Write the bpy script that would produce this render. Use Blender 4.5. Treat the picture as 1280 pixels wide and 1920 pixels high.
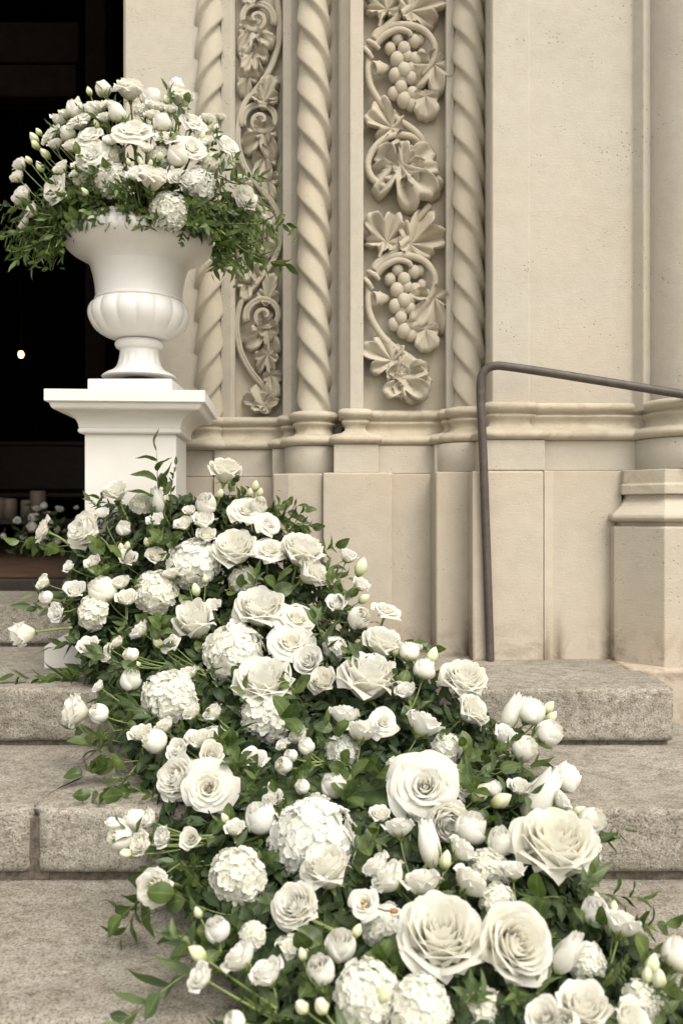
import bpy, bmesh, math, random
import numpy as np
from mathutils import Vector, Matrix, Quaternion, noise

for o in list(bpy.data.objects):
    bpy.data.objects.remove(o)
SC = bpy.context.scene
COL = SC.collection
random.seed(7)
rng = random.Random(11)
PI = math.pi

# ------------------------------------------------------------------ camera, sky, sun, exposure
F = 1600.0            # focal length in pixels of the 1280 wide photograph
S = 0.145             # height of one step
E = 7 * S             # eye height above the piazza
HZ = 968.0            # row of the horizon
cam_d = bpy.data.cameras.new('camera')
cam = bpy.data.objects.new('camera', cam_d)
COL.objects.link(cam)
cam.location = (0, 0, E)
cam.rotation_euler = (PI / 2, 0, 0)
cam_d.sensor_fit = 'VERTICAL'
cam_d.sensor_height = 36.0
cam_d.lens = F / 1920 * 36.0
cam_d.shift_y = (HZ - 960) / 1920
cam_d.clip_start = 0.05
cam_d.clip_end = 400
cam_d.dof.use_dof = True
cam_d.dof.focus_distance = 2.15
cam_d.dof.aperture_fstop = 4.5
SC.camera = cam

SUN_EL, SUN_ROT = math.radians(54), math.radians(146)
world = bpy.data.worlds.new('World')
SC.world = world
world.use_nodes = True
wt = world.node_tree
wt.nodes.clear()
sky = wt.nodes.new('ShaderNodeTexSky')
sky.sky_type = 'NISHITA'
sky.sun_disc = False
sky.sun_elevation = SUN_EL
sky.sun_rotation = SUN_ROT
sky.air_density = 1.0
sky.dust_density = 4.0
hs = wt.nodes.new('ShaderNodeHueSaturation')       # thin overcast: the blue is mostly washed out
hs.inputs['Saturation'].default_value = 0.22
ov = wt.nodes.new('ShaderNodeMixRGB')
ov.blend_type = 'MULTIPLY'
ov.inputs[0].default_value = 1.0
ov.inputs[2].default_value = (1.0, 0.965, 0.89, 1)
bg = wt.nodes.new('ShaderNodeBackground')
bg.inputs['Strength'].default_value = 0.15
wo = wt.nodes.new('ShaderNodeOutputWorld')
wt.links.new(sky.outputs[0], hs.inputs['Color'])
wt.links.new(hs.outputs[0], ov.inputs[1])
wt.links.new(ov.outputs[0], bg.inputs['Color'])
wt.links.new(bg.outputs[0], wo.inputs['Surface'])

sun_d = bpy.data.lights.new('sun', 'SUN')
sun_d.energy = 0.6
sun_d.angle = math.radians(40)
sun_d.color = (1.0, 0.95, 0.86)
sun = bpy.data.objects.new('sun', sun_d)
COL.objects.link(sun)
sdir = Vector((math.sin(SUN_ROT) * math.cos(SUN_EL), math.cos(SUN_ROT) * math.cos(SUN_EL), math.sin(SUN_EL)))
sun.location = sdir * 30
sun.rotation_euler = (-sdir).to_track_quat('-Z', 'Y').to_euler()

SC.view_settings.view_transform = 'Standard'
SC.view_settings.look = 'None'
SC.view_settings.exposure = 1.0
SC.view_settings.gamma = 1.0
SC.view_settings.use_curve_mapping = False

# ------------------------------------------------------------------ helpers
def X(px, d):
    return (px - 640.0) * d / F
def Z(py, d):
    return E + (HZ - py) * d / F
def W(px, py, d):
    return Vector((X(px, d), d, Z(py, d)))

def mesh(name, verts, faces, mat=None, smooth=True, attr=None):
    me = bpy.data.meshes.new(name)
    me.from_pydata([tuple(v) for v in verts], [], faces)
    if smooth:
        me.polygons.foreach_set('use_smooth', [True] * len(me.polygons))
    if mat:
        me.materials.append(mat)
    if attr is not None:
        a = me.attributes.new('tip', 'FLOAT', 'POINT')
        a.data.foreach_set('value', attr)
    me.update()
    return me

def add(name, me, parent=None):
    o = bpy.data.objects.new(name, me)
    COL.objects.link(o)
    if parent is not None:
        o.parent = parent
    return o

def tag(o, label=None, cat=None, group=None, kind=None):
    if label: o['label'] = label
    if cat: o['category'] = cat
    if group: o['group'] = group
    if kind: o['kind'] = kind
    return o

def empty(name, loc=(0, 0, 0), parent=None, **kw):
    o = add(name, None, parent)
    o.empty_display_size = 0.05
    o.location = loc
    return tag(o, **kw)

def wadd(name, me, parent):
    """a mesh built in world coordinates under an unrotated thing"""
    o = add(name, me, parent)
    p = parent
    t = Vector((0, 0, 0))
    while p is not None:
        t += p.location
        p = p.parent
    o.location = -t
    return o

def bevel(o, w, seg=2):
    m = o.modifiers.new('bevel', 'BEVEL')
    m.width = w
    m.segments = seg
    m.limit_method = 'ANGLE'
    m.angle_limit = math.radians(35)
    return o

class MB:
    def __init__(self):
        self.v, self.f, self.a = [], [], []
    def grid(self, rows, closed=False, attr=None):
        """rows of points -> quads"""
        b = len(self.v)
        n = len(rows[0])
        for i, r in enumerate(rows):
            self.v.extend(r)
            if attr is not None:
                self.a.extend(attr[i])
        for i in range(len(rows) - 1):
            for j in range(n if closed else n - 1):
                k = (j + 1) % n
                self.f.append((b + i * n + j, b + i * n + k, b + (i + 1) * n + k, b + (i + 1) * n + j))
        return b
    def cap(self, idx):
        self.f.append(tuple(idx))
    def box(self, x0, x1, y0, y1, z0, z1):
        b = len(self.v)
        for z in (z0, z1):
            self.v += [(x0, y0, z), (x1, y0, z), (x1, y1, z), (x0, y1, z)]
        for q in ((3, 2, 1, 0), (4, 5, 6, 7), (0, 1, 5, 4), (1, 2, 6, 5), (2, 3, 7, 6), (3, 0, 4, 7)):
            self.f.append(tuple(b + i for i in q))
    def prism(self, poly, z0, z1):
        b = len(self.v)
        n = len(poly)
        self.v += [(p[0], p[1], z0) for p in poly] + [(p[0], p[1], z1) for p in poly]
        for i in range(n):
            j = (i + 1) % n
            self.f.append((b + i, b + j, b + n + j, b + n + i))
        self.f.append(tuple(b + i for i in reversed(range(n))))
        self.f.append(tuple(b + n + i for i in range(n)))
    def lathe(self, prof, cx, cy, n=48, mod=None):
        """prof: (radius, z); mod(r, z, angle) -> radius"""
        rows = []
        for r, z in prof:
            row = []
            for k in range(n):
                a = 2 * PI * k / n
                rr = mod(r, z, a) if mod else r
                row.append((cx + rr * math.cos(a), cy + rr * math.sin(a), z))
            rows.append(row)
        return self.grid(rows, closed=True)
    def tube(self, pts, rad, n=8, caps=True):
        pts = [Vector(p) for p in pts]
        m = len(pts)
        if not hasattr(rad, '__len__'):
            rad = [rad] * m
        t0 = (pts[1] - pts[0]).normalized()
        up = Vector((0, 0, 1)) if abs(t0.z) < 0.9 else Vector((1, 0, 0))
        nrm = t0.cross(up).normalized()
        rows = []
        for i, p in enumerate(pts):
            t = (pts[min(i + 1, m - 1)] - pts[max(i - 1, 0)]).normalized()
            nrm = (nrm - t * nrm.dot(t)).normalized()
            bn = t.cross(nrm)
            rows.append([tuple(p + (nrm * math.cos(2 * PI * k / n) + bn * math.sin(2 * PI * k / n)) * rad[i]) for k in range(n)])
        b = self.grid(rows, closed=True)
        if caps:
            self.cap([b + k for k in range(n)])
            self.cap([b + (m - 1) * n + k for k in reversed(range(n))])
        return b
    def mesh(self, name, mat, smooth=True):
        me = mesh(name, self.v, self.f, mat, smooth, self.a if self.a and len(self.a) == len(self.v) else None)
        bm = bmesh.new()
        bm.from_mesh(me)
        bmesh.ops.recalc_face_normals(bm, faces=bm.faces)
        bm.to_mesh(me)
        bm.free()
        return me

def catmull(pts, per=6):
    pts = [Vector(p) for p in pts]
    out = []
    n = len(pts)
    for i in range(n - 1):
        p0, p1, p2, p3 = pts[max(i - 1, 0)], pts[i], pts[i + 1], pts[min(i + 2, n - 1)]
        for k in range(per):
            t = k / per
            out.append(0.5 * ((2 * p1) + (p2 - p0) * t + (2 * p0 - 5 * p1 + 4 * p2 - p3) * t * t + (3 * p1 - p0 - 3 * p2 + p3) * t ** 3))
    out.append(pts[-1])
    return out

def lerp_tab(tab, y):
    if y <= tab[0][0]:
        return tab[0][1]
    for (a, b), (c, d) in zip(tab, tab[1:]):
        if y <= c:
            return b + (d - b) * (y - a) / (c - a)
    return tab[-1][1]

# ------------------------------------------------------------------ materials
def nodes_of(name):
    m = bpy.data.materials.new(name)
    m.use_nodes = True
    nt = m.node_tree
    return m, nt, nt.nodes['Principled BSDF']

def N(nt, t, **kw):
    n = nt.nodes.new(t)
    for k, v in kw.items():
        setattr(n, k, v)
    return n

def ramp(nt, src, stops):
    r = nt.nodes.new('ShaderNodeValToRGB')
    el = r.color_ramp.elements
    while len(el) > 1:
        el.remove(el[-1])
    el[0].position, c = stops[0][0], stops[0][1]
    el[0].color = (*c, 1) if len(c) == 3 else c
    for p, c in stops[1:]:
        e = el.new(p)
        e.color = (*c, 1)
    nt.links.new(src, r.inputs[0])
    return r

def noise_tex(nt, vec, scale, detail=6, rough=0.6, dist=0.0):
    n = nt.nodes.new('ShaderNodeTexNoise')
    n.inputs['Scale'].default_value = scale
    n.inputs['Detail'].default_value = detail
    n.inputs['Roughness'].default_value = rough
    n.inputs['Distortion'].default_value = dist
    if vec is not None:
        nt.links.new(vec, n.inputs['Vector'])
    return n

def mixc(nt, fac, a, b, mode='MIX'):
    m = nt.nodes.new('ShaderNodeMixRGB')
    m.blend_type = mode
    for i, v in ((0, fac), (1, a), (2, b)):
        if hasattr(v, 'is_output'):
            nt.links.new(v, m.inputs[i])
        elif isinstance(v, (int, float)):
            m.inputs[i].default_value = v
        else:
            m.inputs[i].default_value = (*v, 1)
    return m

def bump(nt, bsdf, h, strength, dist, prev=None):
    b = nt.nodes.new('ShaderNodeBump')
    b.inputs['Strength'].default_value = strength
    b.inputs['Distance'].default_value = dist
    nt.links.new(h, b.inputs['Height'])
    if prev is not None:
        nt.links.new(prev.outputs[0], b.inputs['Normal'])
    nt.links.new(b.outputs[0], bsdf.inputs['Normal'])
    return b

def mat_limestone(name, tint, pores=1.0, tool=0.28):
    m, nt, p = nodes_of(name)
    geo = N(nt, 'ShaderNodeNewGeometry')
    pos = geo.outputs['Position']
    big = noise_tex(nt, pos, 3.2, 5, 0.6, 0.4)
    mid = noise_tex(nt, pos, 22, 6, 0.65)
    c1 = ramp(nt, big.outputs[0], [(0.30, tuple(c * 0.93 for c in tint)), (0.5, tint), (0.72, tuple(min(1, c * 1.05) for c in tint))])
    c2 = mixc(nt, 0.14, c1.outputs[0], ramp(nt, mid.outputs[0], [(0.35, (0.55, 0.50, 0.42)), (0.62, (1, 1, 1))]).outputs[0], 'MULTIPLY')
    # rosy iron patches as in this stone
    pink = noise_tex(nt, pos, 1.7, 3, 0.5)
    pk = ramp(nt, pink.outputs[0], [(0.52, (0, 0, 0)), (0.70, (0.32, 0.32, 0.32))])
    c3 = mixc(nt, pk.outputs[0], c2.outputs[0], (tint[0] * 1.02, tint[1] * 0.90, tint[2] * 0.80))
    # small open pores
    vo = N(nt, 'ShaderNodeTexVoronoi')
    vo.inputs['Scale'].default_value = 70
    nt.links.new(pos, vo.inputs['Vector'])
    msk = noise_tex(nt, pos, 9, 3, 0.5)
    mm = ramp(nt, msk.outputs[0], [(0.52, (0, 0, 0)), (0.66, (1, 1, 1))])
    pore = ramp(nt, vo.outputs['Distance'], [(0.10, (1, 1, 1)), (0.20, (0, 0, 0))])
    pm = mixc(nt, 1.0, pore.outputs[0], mm.outputs[0], 'MULTIPLY')
    pmf = mixc(nt, 1.0, pm.outputs[0], (0.55 * pores,) * 3, 'MULTIPLY')
    c4 = mixc(nt, pmf.outputs[0], c3.outputs[0], (0.12, 0.095, 0.065))
    nt.links.new(c4.outputs[0], p.inputs['Base Color'])
    p.inputs['Roughness'].default_value = 0.9
    p.inputs['Specular IOR Level'].default_value = 0.2
    # tooling lines (horizontal) and grain
    mp = N(nt, 'ShaderNodeMapping')
    mp.inputs['Scale'].default_value = (30, 30, 260)
    nt.links.new(pos, mp.inputs['Vector'])
    tl = noise_tex(nt, mp.outputs[0], 1.0, 3, 0.6)
    b1 = bump(nt, p, tl.outputs[0], tool, 0.0025)
    fine = noise_tex(nt, pos, 160, 4, 0.7)
    b2 = bump(nt, p, fine.outputs[0], 0.5, 0.002, b1)
    b3 = bump(nt, p, mid.outputs[0], 0.35, 0.004, b2)
    inv = ramp(nt, pm.outputs[0], [(0, (1, 1, 1)), (1, (0, 0, 0))])
    bump(nt, p, inv.outputs[0], 0.6, 0.003, b3)
    return m, nt, p, c4

TINT = (0.468, 0.434, 0.370)
M_STONE, _, _, _ = mat_limestone('limestone', TINT)
M_CARVE, _, _, _ = mat_limestone('carved_limestone', (0.455, 0.415, 0.335), 0.35, 0.2)
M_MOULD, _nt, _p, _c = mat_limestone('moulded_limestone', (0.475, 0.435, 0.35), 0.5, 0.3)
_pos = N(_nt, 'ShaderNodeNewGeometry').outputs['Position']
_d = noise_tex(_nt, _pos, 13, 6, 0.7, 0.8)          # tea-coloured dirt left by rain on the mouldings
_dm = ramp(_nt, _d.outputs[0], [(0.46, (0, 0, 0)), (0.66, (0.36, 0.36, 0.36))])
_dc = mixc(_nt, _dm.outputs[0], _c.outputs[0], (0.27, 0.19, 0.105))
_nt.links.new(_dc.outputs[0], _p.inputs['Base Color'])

def mat_plinth():
    """plinth stone: rust and damp stains creeping up from the step along the joints"""
    m, nt, p, c = mat_limestone('plinth_limestone', (0.475, 0.425, 0.35))
    geo = N(nt, 'ShaderNodeNewGeometry')
    pos = geo.outputs['Position']
    sep = N(nt, 'ShaderNodeSeparateXYZ')
    nt.links.new(pos, sep.inputs[0])
    hgt = N(nt, 'ShaderNodeMapRange')
    hgt.inputs['From Min'].default_value = 4 * S
    hgt.inputs['From Max'].default_value = 4 * S + 0.13
    hgt.inputs['To Min'].default_value = 1.0
    hgt.inputs['To Max'].default_value = 0.0
    nt.links.new(sep.outputs['Z'], hgt.inputs['Value'])
    n1 = noise_tex(nt, pos, 11, 6, 0.7, 0.6)
    mask = ramp(nt, n1.outputs[0], [(0.45, (0, 0, 0)), (0.62, (1, 1, 1))])
    mul = mixc(nt, 1.0, mask.outputs[0], hgt.outputs[0], 'MULTIPLY')
    # heavier rust runs where water gathers in three of the joints
    xr = N(nt, 'ShaderNodeMapRange')
    xr.inputs['From Min'].default_value = 0.30
    xr.inputs['From Max'].default_value = 0.90
    nt.links.new(sep.outputs['X'], xr.inputs['Value'])
    K = (0, 0, 0)
    pk_ = ramp(nt, xr.outputs[0], [(0.0, K), (0.11, K), (0.155, (1, 1, 1)), (0.175, K), (0.47, K), (0.535, (.8, .8, .8)), (0.56, (.3, .3, .3)), (0.60, (.9, .9, .9)), (0.64, K), (0.80, K), (0.855, (1, 1, 1)), (0.88, K)])
    h2 = N(nt, 'ShaderNodeMapRange')
    h2.inputs['From Min'].default_value = 4 * S + 0.01
    h2.inputs['From Max'].default_value = 4 * S + 0.17
    h2.inputs['To Min'].default_value = 1.0
    h2.inputs['To Max'].default_value = 0.0
    nt.links.new(sep.outputs['Z'], h2.inputs['Value'])
    n2 = noise_tex(nt, pos, 26, 6, 0.75, 0.4)
    m3 = ramp(nt, n2.outputs[0], [(0.30, (0, 0, 0)), (0.55, (1, 1, 1))])
    run = mixc(nt, 1.0, mixc(nt, 1.0, pk_.outputs[0], h2.outputs[0], 'MULTIPLY').outputs[0], m3.outputs[0], 'MULTIPLY')
    mul2 = mixc(nt, 1.0, mixc(nt, 1.0, mul.outputs[0], (0.6, 0.6, 0.6), 'MULTIPLY').outputs[0], run.outputs[0], 'LIGHTEN')
    c2 = mixc(nt, mul2.outputs[0], c.outputs[0], (0.15, 0.10, 0.06))
    nt.links.new(c2.outputs[0], p.inputs['Base Color'])
    return m
M_PLINTH = mat_plinth()

def mat_grime():
    m, nt, p = nodes_of('joint_grime')
    n = noise_tex(nt, N(nt, 'ShaderNodeNewGeometry').outputs['Position'], 60, 5, 0.7)
    r = ramp(nt, n.outputs[0], [(0.35, (0.06, 0.048, 0.036)), (0.65, (0.17, 0.14, 0.11))])
    nt.links.new(r.outputs[0], p.inputs['Base Color'])
    p.inputs['Roughness'].default_value = 1.0
    bump(nt, p, n.outputs[0], 0.8, 0.006)
    return m
M_GRIME = mat_grime()

def mat_granite():
    m, nt, p = nodes_of('granite')
    pos = N(nt, 'ShaderNodeNewGeometry').outputs['Position']
    mp = N(nt, 'ShaderNodeMapping')
    mp.inputs['Scale'].default_value = (0.8, 1, 1.2)
    nt.links.new(pos, mp.inputs['Vector'])
    big = noise_tex(nt, mp.outputs[0], 4.5, 6, 0.62, 0.5)
    c1 = ramp(nt, big.outputs[0], [(0.30, (0.295, 0.272, 0.228)), (0.5, (0.375, 0.348, 0.298)), (0.70, (0.45, 0.422, 0.368))])
    sp = noise_tex(nt, pos, 210, 3, 0.8)
    s1 = ramp(nt, sp.outputs[0], [(0.36, (0.25, 0.23, 0.20)), (0.47, (0.88, 0.88, 0.87)), (0.58, (1.0, 1.0, 1.0)), (0.66, (1.45, 1.43, 1.38))])
    c2 = mixc(nt, 0.9, c1.outputs[0], s1.outputs[0], 'MULTIPLY')
    md = noise_tex(nt, mp.outputs[0], 45, 6, 0.7)
    s2 = ramp(nt, md.outputs[0], [(0.36, (0.55, 0.50, 0.44)), (0.55, (1, 1, 1))])
    c3 = mixc(nt, 0.75, c2.outputs[0], s2.outputs[0], 'MULTIPLY')
    # old brown drips and soot
    st = noise_tex(nt, pos, 6, 5, 0.65, 1.0)
    sm = ramp(nt, st.outputs[0], [(0.58, (0, 0, 0)), (0.78, (0.4, 0.4, 0.4))])
    c4 = mixc(nt, sm.outputs[0], c3.outputs[0], (0.15, 0.115, 0.08))
    nt.links.new(c4.outputs[0], p.inputs['Base Color'])
    p.inputs['Roughness'].default_value = 0.85
    p.inputs['Specular IOR Level'].default_value = 0.3
    b1 = bump(nt, p, md.outputs[0], 0.9, 0.008)
    bump(nt, p, sp.outputs[0], 0.8, 0.0035, b1)
    return m
M_GRANITE = mat_granite()

def mat_paint(name, col, rough, spec=0.4, bumpy=0.05):
    m, nt, p = nodes_of(name)
    pos = N(nt, 'ShaderNodeNewGeometry').outputs['Position']
    n = noise_tex(nt, pos, 14, 5, 0.6)
    r = ramp(nt, n.outputs[0], [(0.3, tuple(c * 0.95 for c in col)), (0.7, col)])
    nt.links.new(r.outputs[0], p.inputs['Base Color'])
    p.inputs['Roughness'].default_value = rough
    p.inputs['Specular IOR Level'].default_value = spec
    f = noise_tex(nt, pos, 90, 3, 0.6)
    bump(nt, p, f.outputs[0], bumpy, 0.003)
    return m
M_PED = mat_paint('matt_white_paint', (0.70, 0.68, 0.64), 0.6, 0.25)
M_URN = mat_paint('satin_white_glaze', (0.70, 0.688, 0.665), 0.33, 0.45, 0.02)

def mat_iron():
    m, nt, p = nodes_of('brown_iron')
    pos = N(nt, 'ShaderNodeNewGeometry').outputs['Position']
    n = noise_tex(nt, pos, 38, 6, 0.7)
    r = ramp(nt, n.outputs[0], [(0.3, (0.055, 0.044, 0.038)), (0.55, (0.085, 0.070, 0.060)), (0.75, (0.125, 0.097, 0.078))])
    nt.links.new(r.outputs[0], p.inputs['Base Color'])
    p.inputs['Roughness'].default_value = 0.55
    p.inputs['Metallic'].default_value = 0.15
    bump(nt, p, n.outputs[0], 0.25, 0.002)
    return m
M_IRON = mat_iron()

def mat_simple(name, col, rough=0.7, var=0.3, scale=20):
    m, nt, p = nodes_of(name)
    pos = N(nt, 'ShaderNodeNewGeometry').outputs['Position']
    n = noise_tex(nt, pos, scale, 4, 0.6)
    r = ramp(nt, n.outputs[0], [(0.3, tuple(c * (1 - var) for c in col)), (0.7, tuple(min(1, c * (1 + var)) for c in col))])
    nt.links.new(r.outputs[0], p.inputs['Base Color'])
    p.inputs['Roughness'].default_value = rough
    return m
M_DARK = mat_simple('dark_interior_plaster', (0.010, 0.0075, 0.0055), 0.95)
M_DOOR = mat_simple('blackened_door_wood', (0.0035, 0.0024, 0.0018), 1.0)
M_DOOR.node_tree.nodes['Principled BSDF'].inputs['Specular IOR Level'].default_value = 0.02
M_WOOD = mat_simple('dark_walnut', (0.022, 0.012, 0.007), 0.6)
M_FLOOR = mat_simple('reddish_floor_wood', (0.10, 0.055, 0.034), 0.55, 0.4, 9)
M_PIAZZA = mat_simple('piazza_paving', (0.30, 0.27, 0.22), 0.9, 0.2, 3)
M_CANDLE = mat_simple('ivory_wax', (0.17, 0.14, 0.105), 0.6, 0.05)

def mat_petal(name, base, mid, tip, trans=0.28, vein=0.12):
    m, nt, p = nodes_of(name)
    at = N(nt, 'ShaderNodeAttribute')
    at.attribute_name = 'tip'
    r = ramp(nt, at.outputs['Fac'], [(0.02, base), (0.42, mid), (0.95, tip)])
    oi = N(nt, 'ShaderNodeObjectInfo')
    rr = ramp(nt, oi.outputs['Random'], [(0.0, (1.0, 0.985, 0.93)), (1.0, (1.0, 1.0, 1.0))])
    c = mixc(nt, 1.0, r.outputs[0], rr.outputs[0], 'MULTIPLY')
    nt.links.new(c.outputs[0], p.inputs['Base Color'])
    p.inputs['Roughness'].default_value = 0.62
    p.inputs['Specular IOR Level'].default_value = 0.18
    tc = N(nt, 'ShaderNodeTexCoord')
    n = noise_tex(nt, tc.outputs['Object'], 16, 4, 0.6, 0.5)
    b = bump(nt, p, n.outputs[0], vein, 0.05)
    tr = N(nt, 'ShaderNodeBsdfTranslucent')
    nt.links.new(c.outputs[0], tr.inputs['Color'])
    mx = N(nt, 'ShaderNodeMixShader')
    mx.inputs[0].default_value = trans
    nt.links.new(p.outputs[0], mx.inputs[1])
    nt.links.new(tr.outputs[0], mx.inputs[2])
    nt.links.new(mx.outputs[0], nt.nodes['Material Output'].inputs['Surface'])
    return m
M_ROSE = mat_petal('cream_rose_petal', (0.78, 0.79, 0.58), (0.885, 0.877, 0.815), (0.895, 0.89, 0.85), 0.5, 0.2)
M_LISI = mat_petal('white_lisianthus_petal', (0.64, 0.68, 0.38), (0.875, 0.872, 0.825), (0.885, 0.882, 0.855), 0.42)
M_HYD = mat_petal('white_hydrangea_petal', (0.66, 0.71, 0.44), (0.845, 0.848, 0.80), (0.88, 0.88, 0.855), 0.36)
M_BUD = mat_petal('green_white_bud', (0.30, 0.40, 0.12), (0.72, 0.74, 0.50), (0.84, 0.83, 0.68), 0.25)

def mat_leaf(name, cols, rough=0.38, trans=0.25, spec=0.45):
    m, nt, p = nodes_of(name)
    oi = N(nt, 'ShaderNodeObjectInfo')
    pos = N(nt, 'ShaderNodeNewGeometry').outputs['Position']
    n = noise_tex(nt, pos, 14, 3, 0.6)
    ad = N(nt, 'ShaderNodeMath', operation='ADD')
    nt.links.new(oi.outputs['Random'], ad.inputs[0])
    nt.links.new(n.outputs[0], ad.inputs[1])
    fr = N(nt, 'ShaderNodeMath', operation='FRACT')
    nt.links.new(ad.outputs[0], fr.inputs[0])
    r = ramp(nt, fr.outputs[0], [(0.0, cols[0]), (0.5, cols[1]), (0.85, cols[2]), (1.0, cols[0])])
    at = N(nt, 'ShaderNodeAttribute')
    at.attribute_name = 'tip'         # 0 on the midrib, 1 on the margin
    rib = ramp(nt, at.outputs['Fac'], [(0.0, (1.9, 1.8, 1.6)), (0.16, (1, 1, 1))])
    c = mixc(nt, 0.8, r.outputs[0], rib.outputs[0], 'MULTIPLY')
    nt.links.new(c.outputs[0], p.inputs['Base Color'])
    p.inputs['Roughness'].default_value = rough
    p.inputs['Specular IOR Level'].default_value = spec
    tr = N(nt, 'ShaderNodeBsdfTranslucent')
    tcol = mixc(nt, 1.0, c.outputs[0], (1.3, 1.5, 0.6), 'MULTIPLY')
    nt.links.new(tcol.outputs[0], tr.inputs['Color'])
    mx = N(nt, 'ShaderNodeMixShader')
    mx.inputs[0].default_value = trans
    nt.links.new(p.outputs[0], mx.inputs[1])
    nt.links.new(tr.outputs[0], mx.inputs[2])
    nt.links.new(mx.outputs[0], nt.nodes['Material Output'].inputs['Surface'])
    return m
M_LEAF = mat_leaf('rose_leaf_green', [(0.046, 0.076, 0.020), (0.078, 0.118, 0.034), (0.125, 0.170, 0.055)])
M_RUSC = mat_leaf('ruscus_green', [(0.036, 0.064, 0.017), (0.066, 0.105, 0.028), (0.12, 0.165, 0.05)], 0.35)
M_LISL = mat_leaf('grey_green_leaf', [(0.070, 0.105, 0.048), (0.10, 0.145, 0.066), (0.145, 0.185, 0.080)], 0.5)
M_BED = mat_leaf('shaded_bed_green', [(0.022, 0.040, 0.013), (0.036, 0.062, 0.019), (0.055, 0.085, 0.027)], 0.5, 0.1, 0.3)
M_STEM = mat_simple('green_stem', (0.17, 0.22, 0.065), 0.5, 0.25, 30)
M_TWIG = mat_simple('brown_twig', (0.10, 0.085, 0.04), 0.7, 0.3, 30)
M_STAMEN = mat_simple('yellow_stamen', (0.55, 0.36, 0.08), 0.7, 0.4, 200)
# ------------------------------------------------------------------ ground and steps
g = MB()
g.v += [(-120, -120, 0), (120, -120, 0), (120, 1.0, 0), (-120, 1.0, 0)]
g.f.append((0, 1, 2, 3))
tag(add('ground', g.mesh('ground', M_PIAZZA, False)), kind='structure')

TREAD = {0: E - 2 * S, 1: E - 3 * S, 2: E - 4 * S, 3: E - 5 * S, 4: E - 6 * S}
DEP = {0: 2.83, 1: 2.15, 2: 1.687, 3: 1.23, 4: 0.78}
steps = empty('steps', (0, 1.5, 0), kind='structure')
tag(steps, 'worn grey granite steps rising to the church door', 'steps')

JOINT = [(1.66, 0.0), (1.72, -.008), (1.79, -.009), (1.82, .018), (1.863, .038), (1.917, .031), (1.966, .004), (2.017, -.001), (2.1, .005), (2.24, .0)]
def step_stone(k, x0, x1, back, gap=0.012, fine=True, endround=(0.02, 0.02)):
    """one granite block: rounded nose, uneven pecked riser, worn tread"""
    d, zt = DEP[k], TREAD[k]
    zb = zt - S + gap
    prof = []
    r = 0.013
    prof.append((d + 0.05, zb))
    prof.append((d + 0.010, zb + 0.000))
    prof.append((d + 0.003, zb + 0.004))
    nz = 11
    for i in range(nz):
        prof.append((d, zb + 0.012 + (zt - r - zb - 0.012) * i / (nz - 1)))
    for i in range(1, 7):
        a = PI / 2 * i / 6
        prof.append((d + r - r * math.cos(a), zt - r + r * math.sin(a)))
    nt_ = 22
    for i in range(1, nt_ + 1):
        prof.append((d + r + (back - d - r) * i / nt_, zt))
    nx = max(4, int((x1 - x0) / (0.014 if fine else 0.06)))
    rows = []
    for i in range(nx + 1):
        x = x0 + (x1 - x0) * i / nx
        row = []
        e0, e1 = (x - x0), (x1 - x)
        for j, (y, z) in enumerate(prof):
            q = Vector((x * 1.0, y * 1.0, z * 1.0))
            rough = 0.0045 if y <= d + 0.004 else 0.0028
            n = noise.fractal(q * 16 + Vector((k * 7, 0, 0)), 0.9, 2.1, 4) * rough
            n2 = noise.noise(q * 2.3 + Vector((k * 3.1, 5, 2))) * 0.004
            dy = -(n + n2) if j < 14 else -(n + n2) * max(0, (20 - j) / 6.0)
            dz = (n * 0.6 + n2 * 0.7) if j >= 14 else 0
            pull = 0.0
            for e, rr in ((e0, endround[0]), (e1, endround[1])):
                if e < rr:
                    t = 1 - e / rr
                    pull = max(pull, rr * (1 - math.sqrt(max(0, 1 - t * t))))
            if 14 <= j < 21:
                dz -= pull * 0.4 * (21 - j) / 7
            if j < 20:
                dy += pull * (1 if j < 14 else max(0, (20 - j) / 6.0))
            xx = x
            if k == 2 and (abs(x0 + .608) < .01 or abs(x1 + .608) < .01):     # the break between these two stones wanders
                e = e0 if abs(x0 + .608) < .01 else e1
                xx += lerp_tab(JOINT, y) * max(0, 1 - e / .25)
            row.append((xx, y + dy, z + dz))
        rows.append(row)
    m = MB()
    b = m.grid(rows)
    np_ = len(prof)
    m.cap([b + j for j in range(np_)])
    m.cap([b + nx * np_ + j for j in reversed(range(np_))])
    return wadd('step_stone', m.mesh('step_stone', M_GRANITE), steps)

step_stone(0, -3.2, -1.45, 3.30, fine=False)
step_stone(0, -1.444, -0.42, 3.30)
step_stone(1, -3.2, -1.50, 2.90, fine=False)
step_stone(1, -1.494, -0.155, 2.90)
step_stone(1, -0.150, 0.838, 2.90, endround=(0.02, 0.008))
step_stone(2, -3.2, -0.6110, 2.24, gap=0.018, endround=(0.02, 0.022))
step_stone(2, -0.6070, 0.30, 2.24, gap=0.018, endround=(0.030, 0.02))
step_stone(2, 0.302, 2.2, 2.43, gap=0.018)
step_stone(3, -3.2, 0.085, 1.76)
step_stone(3, 0.087, 2.2, 1.76)
step_stone(4, -3.2, 0.1, 1.30, fine=False)
step_stone(4, 0.105, 2.2, 1.30, fine=False)
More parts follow.
